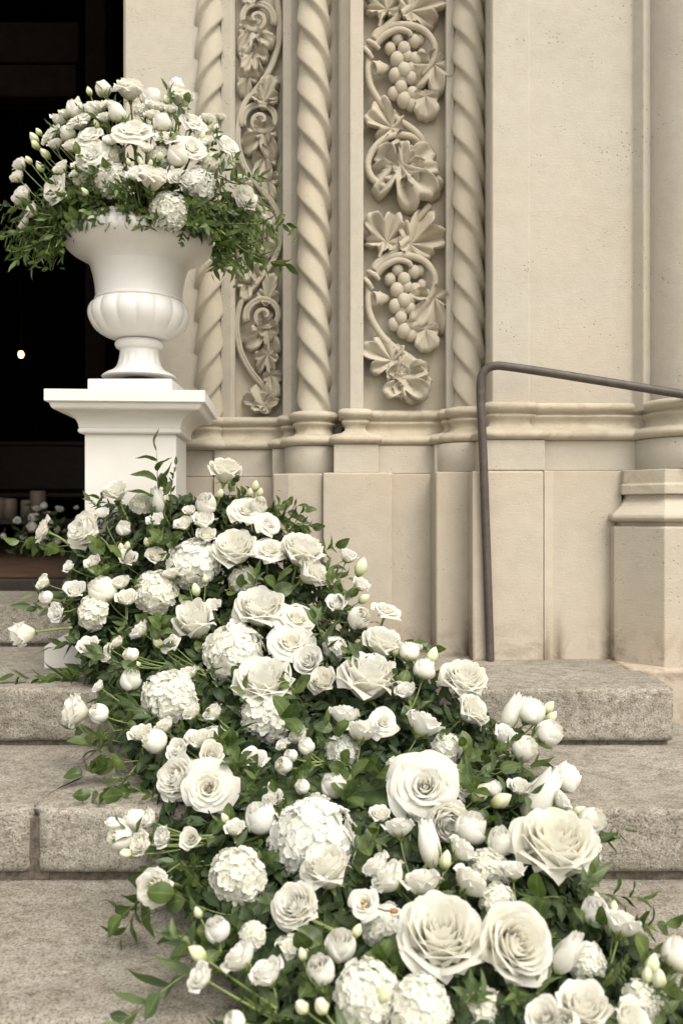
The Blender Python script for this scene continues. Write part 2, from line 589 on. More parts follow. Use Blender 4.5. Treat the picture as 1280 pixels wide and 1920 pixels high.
# mortar seen in the open joints under each riser and between the blocks
mm = MB()
for k in (0, 1, 2, 3):
    mm.box(-3.2, 0.826 if k == 1 else (-0.43 if k == 0 else 2.15), DEP[k] + 0.016, DEP[k] + 0.10, TREAD[k] - S - 0.002, TREAD[k] - S + 0.03)
mm.box(-0.636, -0.582, 1.687 + 0.014, 1.80, TREAD[3] + 0.002, TREAD[2] - 0.022)
wadd('mortar', mm.mesh('mortar', M_GRIME, False), steps)
core = MB()
core.box(-3.2, 2.2, 0.84, 1.25, 0.0, TREAD[4] - 0.02)
core.box(-3.2, 2.2, 1.27, 1.72, 0.0, TREAD[3] - 0.02)
core.box(-3.2, 2.2, 1.74, 2.19, 0.0, TREAD[2] - 0.02)
core.box(-3.2, 0.825, 2.21, 2.86, 0.0, TREAD[1] - 0.02)
core.box(-3.2, -0.44, 2.88, 3.3, 0.0, TREAD[0] - 0.02)
wadd('step_core', core.mesh('step_core', M_GRIME, False), steps)
# ------------------------------------------------------------------ church front
TOPZ = E + 2.55
ZM0, ZM1 = E + 0.137, E + 0.233      # plinth course and foot of the mouldings
ZT = E + 0.352                       # top of the upper roll
FOOT = TREAD[1]
church = empty('church_front', (0.2, 2.8, FOOT))
tag(church, 'cream limestone church portal with twisted columns and carved vine panels', 'church front')

def part(name, m, mat, smooth=False, bev=0.0, parent=None, seg=2):
    o = wadd(name, m.mesh(name, mat, smooth), parent or church)
    if bev:
        bevel(o, bev, seg)
    return o

def block(name, px0, px1, d, z0, z1, mat, off=0.0, back=0.25, bev=0.004, parent=None):
    m = MB()
    m.box(X(px0, d) - off, X(px1, d) + off, d - off, d + back, z0, z1)
    return part(name, m, mat, False, bev, parent)

# the wall mass behind, with the door opening; reaches well outside the picture
m = MB(); m.box(X(236, 3.1), 7.0, 3.16, 3.9, 0.0, 9.0); part('wall_mass', m, M_STONE)
m = MB(); m.box(-9.0, -2.95, 3.0, 3.9, 0.0, 9.0); part('wall_mass', m, M_STONE)
m = MB(); m.box(-2.95, X(236, 3.1), 3.2, 3.9, E + 2.9, 9.0); part('lintel', m, M_STONE)
m = MB()
xj = X(230, 3.05)
m.prism([(xj + 0.012, 3.05), (X(372, 3.05), 3.05), (X(372, 3.05), 3.9), (xj, 3.9), (xj, 3.062)], TREAD[0], E + 2.9)
part('door_jamb', m, M_STONE, bev=0.003)
# plain upper members, left to right
m = MB(); m.prism([(X(414, 3.05), 3.05), (X(433, 3.04), 3.04), (X(440, 3.04), 3.055), (X(440, 3.1), 3.17), (X(414, 3.1), 3.17)], ZT - 0.03, TOPZ); part('fillet', m, M_STONE, bev=0.002)
m = MB(); m.prism([(X(531, 3.0), 2.985), (X(545, 2.97), 2.97), (X(559, 2.97), 2.985), (X(566, 2.97), 3.17), (X(526, 3.07), 3.17)], ZT - 0.03, TOPZ); part('fillet', m, M_STONE, bev=0.002)
m = MB(); m.box(X(560, 2.95), X(640, 2.93), 2.93, 3.16, FOOT, TOPZ); part('recess', m, M_STONE)
m = MB(); m.prism([(X(634, 2.88), 2.88), (X(638, 2.86), 2.855), (X(654, 2.80), 2.815), (X(656, 2.80), 2.80), (X(681, 2.80), 2.80), (X(681, 2.80), 2.95), (X(634, 2.88), 2.95)], ZT - 0.03, TOPZ); part('pilaster', m, M_STONE, bev=0.003)
m = MB(); m.prism([(X(832, 2.86), 2.94), (X(832, 2.86), 2.865), (X(836, 2.81), 2.81), (X(850, 2.80), 2.80), (X(862, 2.82), 2.82), (X(862, 2.82), 2.94)], ZT - 0.03, TOPZ); part('fillet', m, M_STONE, bev=0.002)
m = MB(); m.box(X(690, 2.90), X(912, 2.90), 2.90, 3.16, FOOT, TOPZ); part('recess', m, M_STONE)
m = MB(); m.prism([(X(906, 2.80), 2.95), (X(906, 2.80), 2.80), (X(919, 2.645), 2.645), (X(923, 2.635), 2.635), (X(991, 2.635), 2.635), (X(993, 2.638), 2.638), (X(993, 2.638), 2.95)], ZT - 0.03, TOPZ); part('pilaster', m, M_STONE, bev=0.003)
m = MB(); m.prism([(X(990, 2.639), 2.639), (X(1184, 2.639), 2.639), (X(1206, 2.60), 2.60), (X(1240, 2.60), 2.62), (X(1240, 2.6), 2.95), (X(990, 2.643), 2.95)], ZT - 0.03, TOPZ); part('wall_panel', m, M_STONE, bev=0.004)
m = MB(); m.box(X(1240, 2.6), 7.0, 2.66, 3.16, 0.0, TOPZ + 3); part('wall_mass', m, M_STONE)
RC = (1.088, 2.64)
m = MB(); m.lathe([(0.148, ZT - 0.03), (0.148, ZT + 0.6), (0.1475, TOPZ)], RC[0], RC[1], 72); part('round_column', m, M_STONE, True)

def twisted(px, d, r, hand, phase):
    m = MB()
    pitch = 0.352
    n, rows = 72, []
    z0, z1 = ZT - 0.02, TOPZ
    nz = int((z1 - z0) / 0.0075)
    cx = X(px, d)
    for i in range(nz + 1):
        z = z0 + (z1 - z0) * i / nz
        row = []
        for k in range(n):
            a = 2 * PI * k / n
            ph = 1.0 - (3 * (hand * a / (2 * PI) + (z + phase) / pitch)) % 1.0
            # a full round strand with a soft hollow and one sharp undercut edge
            if ph < 0.88:
                t = ph / 0.88
                h = 0.70 + 0.30 * (0.62 * math.sin(t * PI * 0.56) + 0.38 * t * t)
            else:
                t = (ph - 0.88) / 0.12
                top = 0.70 + 0.30 * (0.62 * math.sin(PI * 0.56) + 0.38)
                h = top + (0.70 - top) * (t ** 0.7)
            w = noise.noise(Vector((math.cos(a), math.sin(a), z * 9 + px))) * 0.012
            row.append((cx + r * (h + w) * math.cos(a), d + r * (h + w) * math.sin(a), z))
        rows.append(row)
    m.grid(rows, closed=True)
    return part('twisted_column', m, M_CARVE, True)
twisted(393, 3.065, 0.055, -1, 0.02)
twisted(589, 2.905, 0.0605, 1, 0.07)
twisted(878, 2.79, 0.057, 1, 0.03)

# base mouldings: upper roll, scotia, lower roll; each run is its own stone
PROF = [(-0.03, .353), (.004, .353), (.016, .3505), (.025, .344), (.0285, .336), (.025, .328), (.016, .3215), (.009, .3195), (.009, .314),
        (.016, .3125), (.0165, .307), (.009, .301), (.004, .291), (.007, .280), (.018, .2715), (.030, .2685), (.046, .264), (.055, .256),
        (.0585, .248), (.055, .240), (.046, .235), (.030, .2325), (-0.03, .2325)]

def mould_run(path):
    """path in plan, mitred at each corner, outside to the right of travel"""
    m = MB()
    P = [Vector((x, y)) for x, y in path]
    # subdivide the straight parts so that the worn edge can wander
    rows = []
    nrm = []
    for i in range(len(P) - 1):
        t = (P[i + 1] - P[i]).normalized()
        nrm.append(Vector((t.y, -t.x)))
    st = []
    for i, p in enumerate(P):
        if i == 0: mv = nrm[0]
        elif i == len(P) - 1: mv = nrm[-1]
        else:
            a, b = nrm[i - 1], nrm[i]
            mv = (a + b) / (1 + a.dot(b))
        st.append((p, mv))
    full = []
    for i in range(len(st) - 1):
        L = (st[i + 1][0] - st[i][0]).length
        k = max(1, int(L / 0.02))
        for j in range(k):
            t = j / k
            full.append((st[i][0].lerp(st[i + 1][0], t), st[i][1].lerp(st[i + 1][1], t) if False else (st[i][1] if j == 0 else nrm[i])))
    full.append(st[-1])
    for p, mv in full:
        row = []
        for o, z in PROF:
            q = p + mv * o
            w = noise.noise(Vector((q.x * 14, q.y * 14, z * 25))) * 0.0016
            row.append((q.x, q.y - w, E + z + w * 0.6))
        rows.append(row)
    m.grid(rows)
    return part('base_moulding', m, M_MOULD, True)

def mould_ring(cx, cy, r):
    m = MB()
    m.lathe([(r + o, E + z) for o, z in PROF], cx, cy, 64)
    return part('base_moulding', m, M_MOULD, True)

def box_path(px0, px1, d, back):
    return [(X(px0, d), d + back), (X(px0, d), d), (X(px1, d), d), (X(px1, d), d + back)]

mould_run([(X(226, 3.05), 3.05), (X(372, 3.05), 3.05)])
mould_ring(X(393, 3.065), 3.065, 0.050)
mould_run([(X(418, 3.04), 3.04), (X(540, 3.04), 3.04)])
mould_run(box_path(535, 556, 2.985, 0.12))
mould_ring(X(589, 2.905), 2.905, 0.058)
mould_run(box_path(650, 682, 2.80, 0.14))
mould_run([(X(676, 2.85), 2.85), (X(852, 2.85), 2.85)])
mould_run(box_path(836, 852, 2.80, 0.12))
mould_ring(X(878, 2.79), 2.79, 0.056)
mould_run(box_path(921, 989, 2.635, 0.16))
mould_run([(X(985, 2.655), 2.655), (X(1235, 2.655), 2.655)])
mould_ring(RC[0], RC[1], 0.145)

# upper plinth course
OA = 0.043
block('plinth_stone', 225, 400, 3.05 - OA, ZM0 + .002, ZM1, M_STONE)
block('plinth_stone', 400.6, 530, 3.04 - OA, ZM0 + .002, ZM1, M_STONE)
block('plinth_stone', 535, 556, 2.985, ZM0 + .002, ZM1, M_STONE, OA, 0.15)
def drum(cx, cy, r, z0, z1):
    m = MB()
    c = 0.004
    m.lathe([(0.01, z0), (r - c, z0), (r, z0 + c), (r, z1 - c), (r - c, z1), (0.01, z1)], cx, cy, 64)
    return part('plinth_stone', m, M_STONE, True)
drum(X(589, 2.905), 2.905, 0.058 + OA, ZM0 + .002, ZM1)
block('plinth_stone', 650, 684, 2.80, ZM0 + .002, ZM1, M_STONE, OA, 0.15)
block('plinth_stone', 708, 832, 2.85 - OA - .004, ZM0 + .002, ZM1, M_STONE)
block('plinth_stone', 836, 852, 2.80, ZM0 + .002, ZM1, M_STONE, OA, 0.15)
drum(X(878, 2.79), 2.79, 0.056 + OA + .012, ZM0 + .002, ZM1)
block('plinth_stone', 921, 989, 2.635, ZM0 + .002, ZM1, M_STONE, OA, 0.2)
block('plinth_stone', 1012, 1225, 2.655 - OA + .010, ZM0 + .002, ZM1, M_STONE)
drum(RC[0], RC[1], 0.145 + OA, E + 0.139, ZM1)
# lower plinth blocks, standing on the step
ZB = FOOT - 0.004
block('plinth_stone', 225, 400, 2.985, ZB, ZM0, M_PLINTH, bev=0.003)
block('plinth_stone', 400.8, 520, 2.975, ZB, ZM0, M_PLINTH, bev=0.003)
m = MB(); m.prism([(X(509, 2.79), 2.81), (X(512, 2.78), 2.785), (X(540, 2.755), 2.765), (X(604.3, 2.755), 2.755), (X(604.3, 2.755), 3.1), (X(509, 2.79), 3.1)], ZB, ZM0 + .0015); part('plinth_stone', m, M_PLINTH, bev=0.004)
block('plinth_stone', 605, 735, 2.735, ZB, ZM0 + .003, M_PLINTH, bev=0.005)
block('plinth_stone', 730, 808, 2.765, ZB, ZM0, M_PLINTH, bev=0.003)
m = MB(); m.prism([(X(806, 2.78), 2.95), (X(806, 2.78), 2.77), (X(815, 2.675), 2.675), (X(818, 2.665), 2.665), (X(884, 2.665), 2.665), (X(884, 2.665), 2.95)], ZB, ZM0 + .002); part('plinth_stone', m, M_PLINTH, bev=0.004)
block('plinth_stone', 884.8, 1019, 2.575, ZB, ZM0, M_PLINTH, bev=0.006)
m = MB(); m.prism([(X(1019.6, 2.575), 2.9), (X(1019.6, 2.577), 2.577), (X(1036, 2.594), 2.594), (X(1165, 2.598), 2.598), (X(1165, 2.598), 2.9)], ZB, ZM0 + .001); part('plinth_stone', m, M_PLINTH, bev=0.003)

m = MB(); m.box(X(1120, 2.7), X(1260, 2.7), 2.665, 3.0, ZB, ZM1 + .02); part('recess', m, M_PLINTH)
# the big right-hand base: chamfered plinth, hollow moulding and drum
def poly_off(o, xr=2.3):
    return [(.816 - o, 2.78), (.816 - o, 2.56 - .414 * o), (.926 - .414 * o, 2.45 - o), (xr, 2.45 - o), (xr, 2.78)]
def poly_stack(prof, name, mat):
    m = MB()
    rows = [[(x, y, E + z) for x, y in poly_off(o)] for o, z in prof]
    m.grid(rows)
    b = len(m.v) - 5
    m.cap([b + i for i in range(5)])
    return part(name, m, mat, False, 0.0025)
poly_stack([(0, -3 * S - .002), (0, -.034), (-.004, -.0295)], 'plinth_stone', M_PLINTH)
poly_stack([(-.022, -.0295), (-.022, -.018), (.000, -.014), (.007, -.006), (.005, .004), (-.008, .016), (-.025, .030), (-.038, .045), (-.046, .057), (-.046, .0645)], 'base_moulding', M_PLINTH)
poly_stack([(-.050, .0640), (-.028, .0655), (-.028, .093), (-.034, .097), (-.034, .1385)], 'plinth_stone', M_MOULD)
# slab the base stands on, going down past the end of the top step
m = MB(); m.box(.80, 2.3, 2.40, 2.9, TREAD[2] - .05, FOOT + .002); part('plinth_slab', m, M_PLINTH, bev=0.008)

# ------------------------------------------------------------------ carved panels
def tubes(m, ctrl, d, rad0, rad1, flat=1.0, per=7, lift=None, n=9):
    n0 = len(m.v)
    pts = []
    for i, c in enumerate(ctrl):
        l = c[2] if len(c) > 2 else 0.0
        pts.append(W(c[0], c[1], d - l))
    pts = catmull(pts, per)
    k = len(pts)
    m.tube(pts, [rad0 + (rad1 - rad0) * i / (k - 1) for i in range(k)], n)

def relief_leaf(m, cx, cy, r, ang, d, lobes=5, seed=0, tall=0.5, thick=0.012, sx=1.0, teeth=0.07, curl=0.25, deep=0.42, hole=False):
    """a carved leaf: broad lobes with toothed, turned-up margins, incised ribs, standing off the panel"""
    rs = random.Random(seed)
    nr, na = 13, 84
    R = r * (1.36 if d < 3 else 1.24) * d / F
    c = W(cx, cy, d)
    ca, sa = math.cos(math.radians(ang)), math.sin(math.radians(ang))
    ph = rs.uniform(0, 6)
    lobes = max(3, lobes - 1)
    half = 1.30
    axes = [(-half + 2 * half * k / (lobes - 1)) + rs.uniform(-.12, .12) for k in range(lobes)]
    lens = [(1.22 - .50 * abs(x) / half) * rs.uniform(.88, 1.10) for x in axes]
    wid = half / (lobes - 1) * 1.12
    jag = [rs.uniform(-1, 1) for _ in range(na)]
    def dang(x, y):
        return (x - y + PI) % (2 * PI) - PI
    rows = []
    pre = []
    for j in range(na):
        t = -PI + 2 * PI * j / na
        o, near = 0.30, 9
        for x, L in zip(axes, lens):
            g = abs(dang(t, x)) / wid
            o = max(o, L * (1 - deep * 1.15 * min(1.6, g) ** 3.0))
            near = min(near, g)
        o = max(o, .34)
        o *= 1 + teeth * .9 * abs(math.sin(t * 9 + ph)) ** .7 - teeth * .5 + teeth * .22 * jag[j]
        pre.append((t, o, near))
    for i in range(nr):
        q = i / (nr - 1)
        row = []
        for t, o, near in pre:
            rr = q * R * (o * q + (1 - q) * (.55 + .45 * o))
            rib = math.exp(-(near / .11) ** 2) * min(1, q * 3) * (1 - q * .75)
            wave = math.sin(2 * t + ph) * .5 + math.sin(5 * t + ph * 2.1) * .40 + math.sin(18 * t + ph * 2) * .22 * q
            rim = curl * 1.25 * q ** 2.2 * (0.50 + wave) - .14 * q * math.cos(near * PI * .9) * (q < 2)
            pad = .07 * math.sin(PI * min(1, near)) * math.sin(PI * q)
            roll = -.22 * max(0, (q - .86) / .14) ** 2
            h = R * (tall * (.40 + .10 * q) + rim + pad - .11 * rib + roll) + thick
            lx_, lz_ = rr * math.sin(t) * sx, rr * math.cos(t) - .55 * R
            row.append((c.x + lx_ * ca - lz_ * sa, d - max(h, 0.003), c.z + lx_ * sa + lz_ * ca))
        rows.append(row)
    rows.append([(x * 0.96 + c.x * 0.04, min(d - 0.0005, y + thick * 1.3), z * 0.96 + c.z * 0.04) for x, y, z in rows[-1]])
    m.grid(rows, closed=True)

def grape(m, px, py, r, d, h, seed):
    rs = random.Random(seed)
    R = r * d / F
    c = W(px, py, d - h)
    n, k = 12, 8
    rows = []
    for i in range(k + 1):
        a = -PI / 2 + PI * i / k
        rows.append([(c.x + R * math.cos(a) * math.cos(2 * PI * j / n), c.y + R * 0.95 * math.cos(a) * math.sin(2 * PI * j / n), c.z + R * 1.12 * math.sin(a)) for j in range(n)])
    m.grid(rows, closed=True)

def sub(name, m, parent, mat=None):
    return wadd(name, m.mesh(name, mat or M_CARVE, True), parent)

# vine panel between the two right-hand twisted columns
DP = 2.875
m = MB(); m.box(X(674, DP), X(840, DP), DP, DP + .15, ZT - .03, TOPZ)
vine = part('vine_panel', m, M_CARVE, False)
vine['label'] = 'deeply carved panel of grapevine between the two right-hand twisted columns'
for u, dy in enumerate((0, 432, -434)):
    mv = MB()
    # ring round the grapes
    tubes(mv, [(700, 78 + dy, .03), (708, 62 + dy, .035), (735, 50 + dy, .045), (765, 48 + dy, .05), (795, 58 + dy, .05), (813, 82 + dy, .05), (814, 105 + dy, .045), (806, 124 + dy, .04), (790, 140 + dy, .03)], DP, .015, .009)
    tubes(mv, [(704, 84 + dy, .04), (722, 66 + dy, .05), (745, 56 + dy, .055), (765, 60 + dy, .055), (770, 68 + dy, .05)], DP, .013, .008)
    # forked branches to the leaves above
    tubes(mv, [(702, 76 + dy, .04), (728, 48 + dy, .045), (755, 24 + dy, .035), (775, 8 + dy, .02)], DP, .016, .011)
    tubes(mv, [(712, 52 + dy, .03), (717, 32 + dy, .03), (716, 12 + dy, .02)], DP, .010, .007)
    # main stem
    tubes(mv, [(684, 90 + dy, .03), (690, 108 + dy, .035), (690, 135 + dy, .04), (694, 160 + dy, .04), (706, 184 + dy, .035), (725, 208 + dy, .03), (748, 226 + dy, .03), (772, 242 + dy, .03), (786, 256 + dy, .03), (792, 270 + dy, .02)], DP, .0125, .011)
    tubes(mv, [(820, 108 + dy, .03), (822, 122 + dy, .03), (812, 138 + dy, .03)], DP, .007, .006)
    # bark collars
    for (ax, ay, bx, by) in ((690, 78, 710, 92), (683, 92, 697, 110)):
        tubes(mv, [(ax, ay + dy, .035), ((ax + bx) / 2, (ay + by) / 2 - 3 + dy, .055), (bx, by + dy, .045)], DP, .009, .008)
    if u != 1:
        tubes(mv, [(795, 275 + dy, .02), (775, 258 + dy, .03), (748, 253 + dy, .04), (718, 262 + dy, .045), (698, 283 + dy, .045), (689, 308 + dy, .045), (696, 332 + dy, .045), (712, 346 + dy, .04), (724, 352 + dy, .03)], DP, .010, .013)
        tubes(mv, [(805, 385 + dy, .03), (790, 402 + dy, .03), (780, 418 + dy, .02)], DP, .012, .009)
    sub('vine_stem', mv, vine)
    # horn-shaped broken shoot
    mh = MB()
    ax0 = W(700, 128 + dy, DP - .055); ax1 = W(724, 128 + dy, DP - .03)
    dirv = (ax1 - ax0).normalized()
    n1 = Vector((0, 1, 0)).cross(dirv).normalized(); n2 = dirv.cross(n1)
    rows = []
    for (t, r) in ((0.35, .004), (0.3, .009), (0.02, .0165), (0, .020), (.05, .0225), (.25, .0215), (.4, .019), (.46, .0225), (.52, .0225), (.6, .019), (1.0, .013), (1.3, .007)):
        p = ax0 + (ax1 - ax0) * t
        rows.append([tuple(p + (n1 * math.cos(2 * PI * k / 16) * 1.1 + n2 * math.sin(2 * PI * k / 16) * .8) * r) for k in range(16)])
    mh.grid(rows, closed=True)
    sub('broken_shoot', mh, vine)
    gr = [(745, 74, 11, .035), (776, 78, 12, .036), (787, 75, 10, .03), (731, 92, 11, .032), (757, 92, 12, .045), (744, 112, 13, .045), (778, 112, 12, .045), (790, 102, 9, .03), (762, 106, 11, .04), (741, 142, 13, .042), (757, 132, 13, .05), (771, 128, 10, .044), (768, 146, 12, .04), (752, 150, 12, .035), (738, 176, 12, .033), (751, 164, 12, .042), (757, 188, 14, .036), (772, 176, 12, .036), (770, 196, 12, .03)]
    for k, (gx, gy, r_, h) in enumerate(gr):
        mg = MB(); grape(mg, gx, gy + dy, r_ * 1.02, DP, h, k); sub('grape', mg, vine)
    for (lx, ly, r_, an, sd, lb, kw) in (
        (716, -6, 46, 14, 3, 5, dict(tall=.34, curl=.3)), (796, 6, 50, 310, 4, 5, dict(tall=.34, curl=.3)),
        (803, 162, 44, 165, 5, 5, dict(tall=.52, curl=.26)), (797, 208, 25, 185, 6, 3, dict(tall=1.0, curl=.12, sx=1.1, deep=.2)),
        (710, 226, 42, 48, 7, 5, dict(tall=.42, curl=.28))):
        if ly + dy < -60: continue
        ml = MB(); relief_leaf(ml, lx, ly + dy, r_, an, DP - .004, lb, sd + u * 10, **kw); sub('vine_leaf', ml, vine)
    if u == 1:
        for (lx, ly, r_, an, sd, lb, kw) in ((738, 716, 40, 85, 41, 5, dict(tall=.5, curl=.3)), (765, 700, 40, 15, 42, 5, dict(tall=.45, curl=.28)), (778, 716, 46, 262, 43, 5, dict(tall=.62, curl=.28)), (772, 730, 34, 200, 46, 4, dict(tall=.8, curl=.22))):
            ml = MB(); relief_leaf(ml, lx, ly, r_, an, DP - .004, lb, sd, **kw); sub('vine_leaf', ml, vine)
    else:
        for (lx, ly, r_, an, sd, lb, kw) in ((738, 302, 42, 30, 21, 5, dict(tall=.55, curl=.3)), (790, 312, 48, 290, 23, 5, dict(tall=.50, curl=.24)), (755, 358, 60, 190, 25, 6, dict(tall=.42, curl=.24, sx=1.1)), (795, 352, 36, 235, 26, 4, dict(tall=.40, curl=.26))):
            if ly + dy < -60: continue
            ml = MB(); relief_leaf(ml, lx, ly + dy, r_, an, DP - .004, lb, sd + u, **kw); sub('vine_leaf', ml, vine)
# acanthus scroll panel, left
DQ = 3.085
m = MB(); m.box(X(430, DQ), X(536, DQ), DQ, DQ + .10, ZT - .03, TOPZ)
scroll = part('scroll_panel', m, M_CARVE, False)
scroll['label'] = 'narrow carved panel of curling acanthus scrolls behind the flower urn'
ms = MB()
S0 = [(508, -90), (520, -40), (520, 0), (524, 40), (522, 85), (508, 128), (486, 162), (462, 190), (450, 222), (446, 260), (452, 296), (468, 330), (492, 358), (512, 384), (524, 412), (526, 440), (522, 468), (508, 497), (478, 536), (455, 562), (446, 590), (444, 622), (452, 662), (470, 696), (494, 724), (516, 742)]
tubes(ms, [(x, y, .022) for x, y in S0], DQ, .0125, .0105, per=5)
tubes(ms, [(x + 3, y - 2, .030) for x, y in S0], DQ, .0055, .0045, per=5, n=6)
sub('scroll_stem', ms, scroll)
def volute(cx, cy, r, flip):
    mv = MB()
    pts = []
    for i in range(46):
        t = i / 45
        a = math.radians(200 - flip * 0 - 620 * t)
        rr = r * (1 - t) ** 0.9 + 1.5
        pts.append((cx + flip * rr * math.cos(a), cy - rr * math.sin(a) * 0.98, .030 + .02 * t))
    p3 = [W(x, y, DQ - l) for x, y, l in pts]
    mv.tube(p3, [.0095 - .0045 * i / 45 for i in range(46)], 8)
    p4 = [W(x + (cx - x) * .16, y + (cy - y) * .16, DQ - l - .002) for x, y, l in pts]
    mv.tube(p4, [.007 - .0035 * i / 45 for i in range(46)], 8)
    sub('volute', mv, scroll)
    ml = MB(); relief_leaf(ml, cx, cy, r * .6, 0, DQ, 5, int(cy) + 3, tall=.12, curl=.05, deep=.15, teeth=.02); sub('acanthus_leaf', ml, scroll)
    for (ox, oy, s_, an, lb, kw) in ((-16, 46, 36, 128, 4, dict(tall=.5, curl=.28, sx=.8)), (14, 50, 36, 196, 4, dict(tall=.6, curl=.28, sx=.7)), (4, 98, 36, 172, 5, dict(tall=.45, curl=.3, sx=.75)), (16, 132, 28, 190, 4, dict(tall=.5, curl=.3, sx=.8)), (12, -50, 34, 345, 4, dict(tall=.55, curl=.3, sx=.75))):
        ml = MB(); relief_leaf(ml, cx + flip * ox, cy + oy, s_, an * flip, DQ, lb, int(cy * 3 + oy), **kw); sub('acanthus_leaf', ml, scroll)
volute(490, 226, 37, 1)
volute(496, 592, 37, 1)
volute(480, 36, 36, -1)
volute(478, 420, 36, -1)
for (lx, ly, r_, an, kw) in ((472, 754, 28, 78, dict(tall=.6, sx=.8)), (492, 744, 32, 20, dict(tall=.7, curl=.3)), (508, 752, 26, 285, dict(tall=.8, sx=.8)), (474, 128, 36, 165, dict(tall=.5, sx=.8)), (508, 168, 32, 335, dict(tall=.5, sx=.8))):
    ml = MB(); relief_leaf(ml, lx, ly, r_, an, DQ, 4, int(lx), **kw); sub('acanthus_leaf', ml, scroll)
# ------------------------------------------------------------------ the dark church inside
FI = TREAD[0] + 0.035
room = empty('church_interior', (-1.5, 3.4, FI), kind='structure')
def rpart(name, box, mat):
    m = MB(); m.box(*box)
    return wadd(name, m.mesh(name, mat, False), room)
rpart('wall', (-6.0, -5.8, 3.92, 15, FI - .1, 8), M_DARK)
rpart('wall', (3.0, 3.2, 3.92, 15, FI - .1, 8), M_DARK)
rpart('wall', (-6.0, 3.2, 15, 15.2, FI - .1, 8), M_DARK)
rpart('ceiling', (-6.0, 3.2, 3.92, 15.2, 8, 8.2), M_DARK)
for i in range(26):
    x0 = -6.0 + i * 0.355
    m = MB(); m.box(x0, x0 + 0.352, 3.42, 15, FI - .06, FI + rng.uniform(-.001, .001))
    o = wadd('floor_board', m.mesh('floor_board', M_FLOOR, False), room)
m = MB(); m.box(-2.95, X(233, 3.2), 3.302, 3.415, FI - .06, FI + .012)
bevel(wadd('threshold', m.mesh('threshold', M_WOOD, False), room), .006)
# dark door frame and transom
fr = empty('door_frame', (-1.8, 3.7, FI))
tag(fr, 'dark brown wooden transom and posts framing the unlit doorway', 'door frame')
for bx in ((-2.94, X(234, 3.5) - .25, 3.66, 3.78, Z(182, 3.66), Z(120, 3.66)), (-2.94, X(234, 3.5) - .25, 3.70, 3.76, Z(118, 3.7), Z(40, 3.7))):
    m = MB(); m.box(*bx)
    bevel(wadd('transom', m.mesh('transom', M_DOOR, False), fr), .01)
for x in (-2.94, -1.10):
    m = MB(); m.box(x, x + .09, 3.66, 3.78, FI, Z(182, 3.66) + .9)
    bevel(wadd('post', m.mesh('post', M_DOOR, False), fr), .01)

def pew(loc, label):
    t = empty('pew', loc, label=label, cat='bench', group='dark pews inside the church')
    for nm, b in (('seat', (-.8, .8, -.2, .2, .42, .46)), ('backrest', (-.8, .8, .2, .24, .5, .9)), ('rail', (-.8, .8, .17, .27, .9, .94)), ('side_panel', (-.84, -.8, -.25, .27, 0, .9)), ('side_panel', (.8, .84, -.25, .27, 0, .9))):
        m = MB(); m.box(*b)
        bevel(add(nm, m.mesh(nm, M_WOOD, False), t), .008)
    return t
pew((-2.9, 7.6, FI), 'dark wooden pew deep inside, behind the candles')
pew((-3.3, 9.2, FI), 'dark wooden pew furthest back in the gloom')

tb = empty('low_table', (-2.05, 5.75, FI), label='low dark wooden table carrying pale candles inside the doorway', cat='table')
for nm, b in (('tabletop', (-.75, .75, -.16, .16, .20, .235)), ('leg', (-.72, -.67, -.13, -.08, 0, .2)), ('leg', (.67, .72, -.13, -.08, 0, .2)), ('leg', (-.72, -.67, .08, .13, 0, .2)), ('leg', (.67, .72, .08, .13, 0, .2))):
    m = MB(); m.box(*b)
    bevel(add(nm, m.mesh(nm, M_WOOD, False), tb), .005)
def candle(px, d, r, h, label):
    t = empty('candle', (X(px, d), d, FI + .235), label=label, cat='candle', group='pillar candles on the low table')
    m = MB(); m.lathe([(.001, 0), (r, 0), (r, h - .006), (r - .006, h), (r * .6, h - .008), (.001, h - .012)], 0, 0, 24)
    add('wax', m.mesh('wax', M_CANDLE), t)
    m = MB(); m.tube([(0, 0, h - .012), (.001, 0, h), (.003, 0, h + .012)], .0018, 6)
    add('wick', m.mesh('wick', M_DARK), t)
candle(72, 5.70, .052, .19, 'tallest ivory pillar candle, nearest the white pedestal, inside the door')
candle(52, 5.78, .045, .13, 'shorter pillar candle just beside the tallest candle')
candle(20, 5.74, .045, .14, 'pillar candle second from the picture edge in the dark doorway')
candle(-2, 5.72, .045, .145, 'pillar candle cut by the picture edge in the dark doorway')

lamp = empty('pendant_lamp', W(40, 665, 8.6), label='small glowing lamp hanging in the dark church', cat='lamp')
lm, nt, p = nodes_of('lamp_glow')
p.inputs['Emission Color'].default_value = (1.0, 0.55, 0.20, 1)
p.inputs['Emission Strength'].default_value = 5
m = MB(); m.lathe([(.001, -.035), (.018, -.028), (.028, 0), (.024, .022), (.014, .036), (.001, .04)], 0, 0, 20)
add('bulb', m.mesh('bulb', lm), lamp)
m = MB(); m.lathe([(.001, .07), (.012, .07), (.016, .04), (.016, .03)], 0, 0, 16); add('socket', m.mesh('socket', M_WOOD), lamp)
m = MB(); m.tube([(0, 0, .07), (0, 0, 2.0), (0, 0, 8 - lamp.location.z)], .005, 6); add('cord', m.mesh('cord', M_WOOD), lamp)

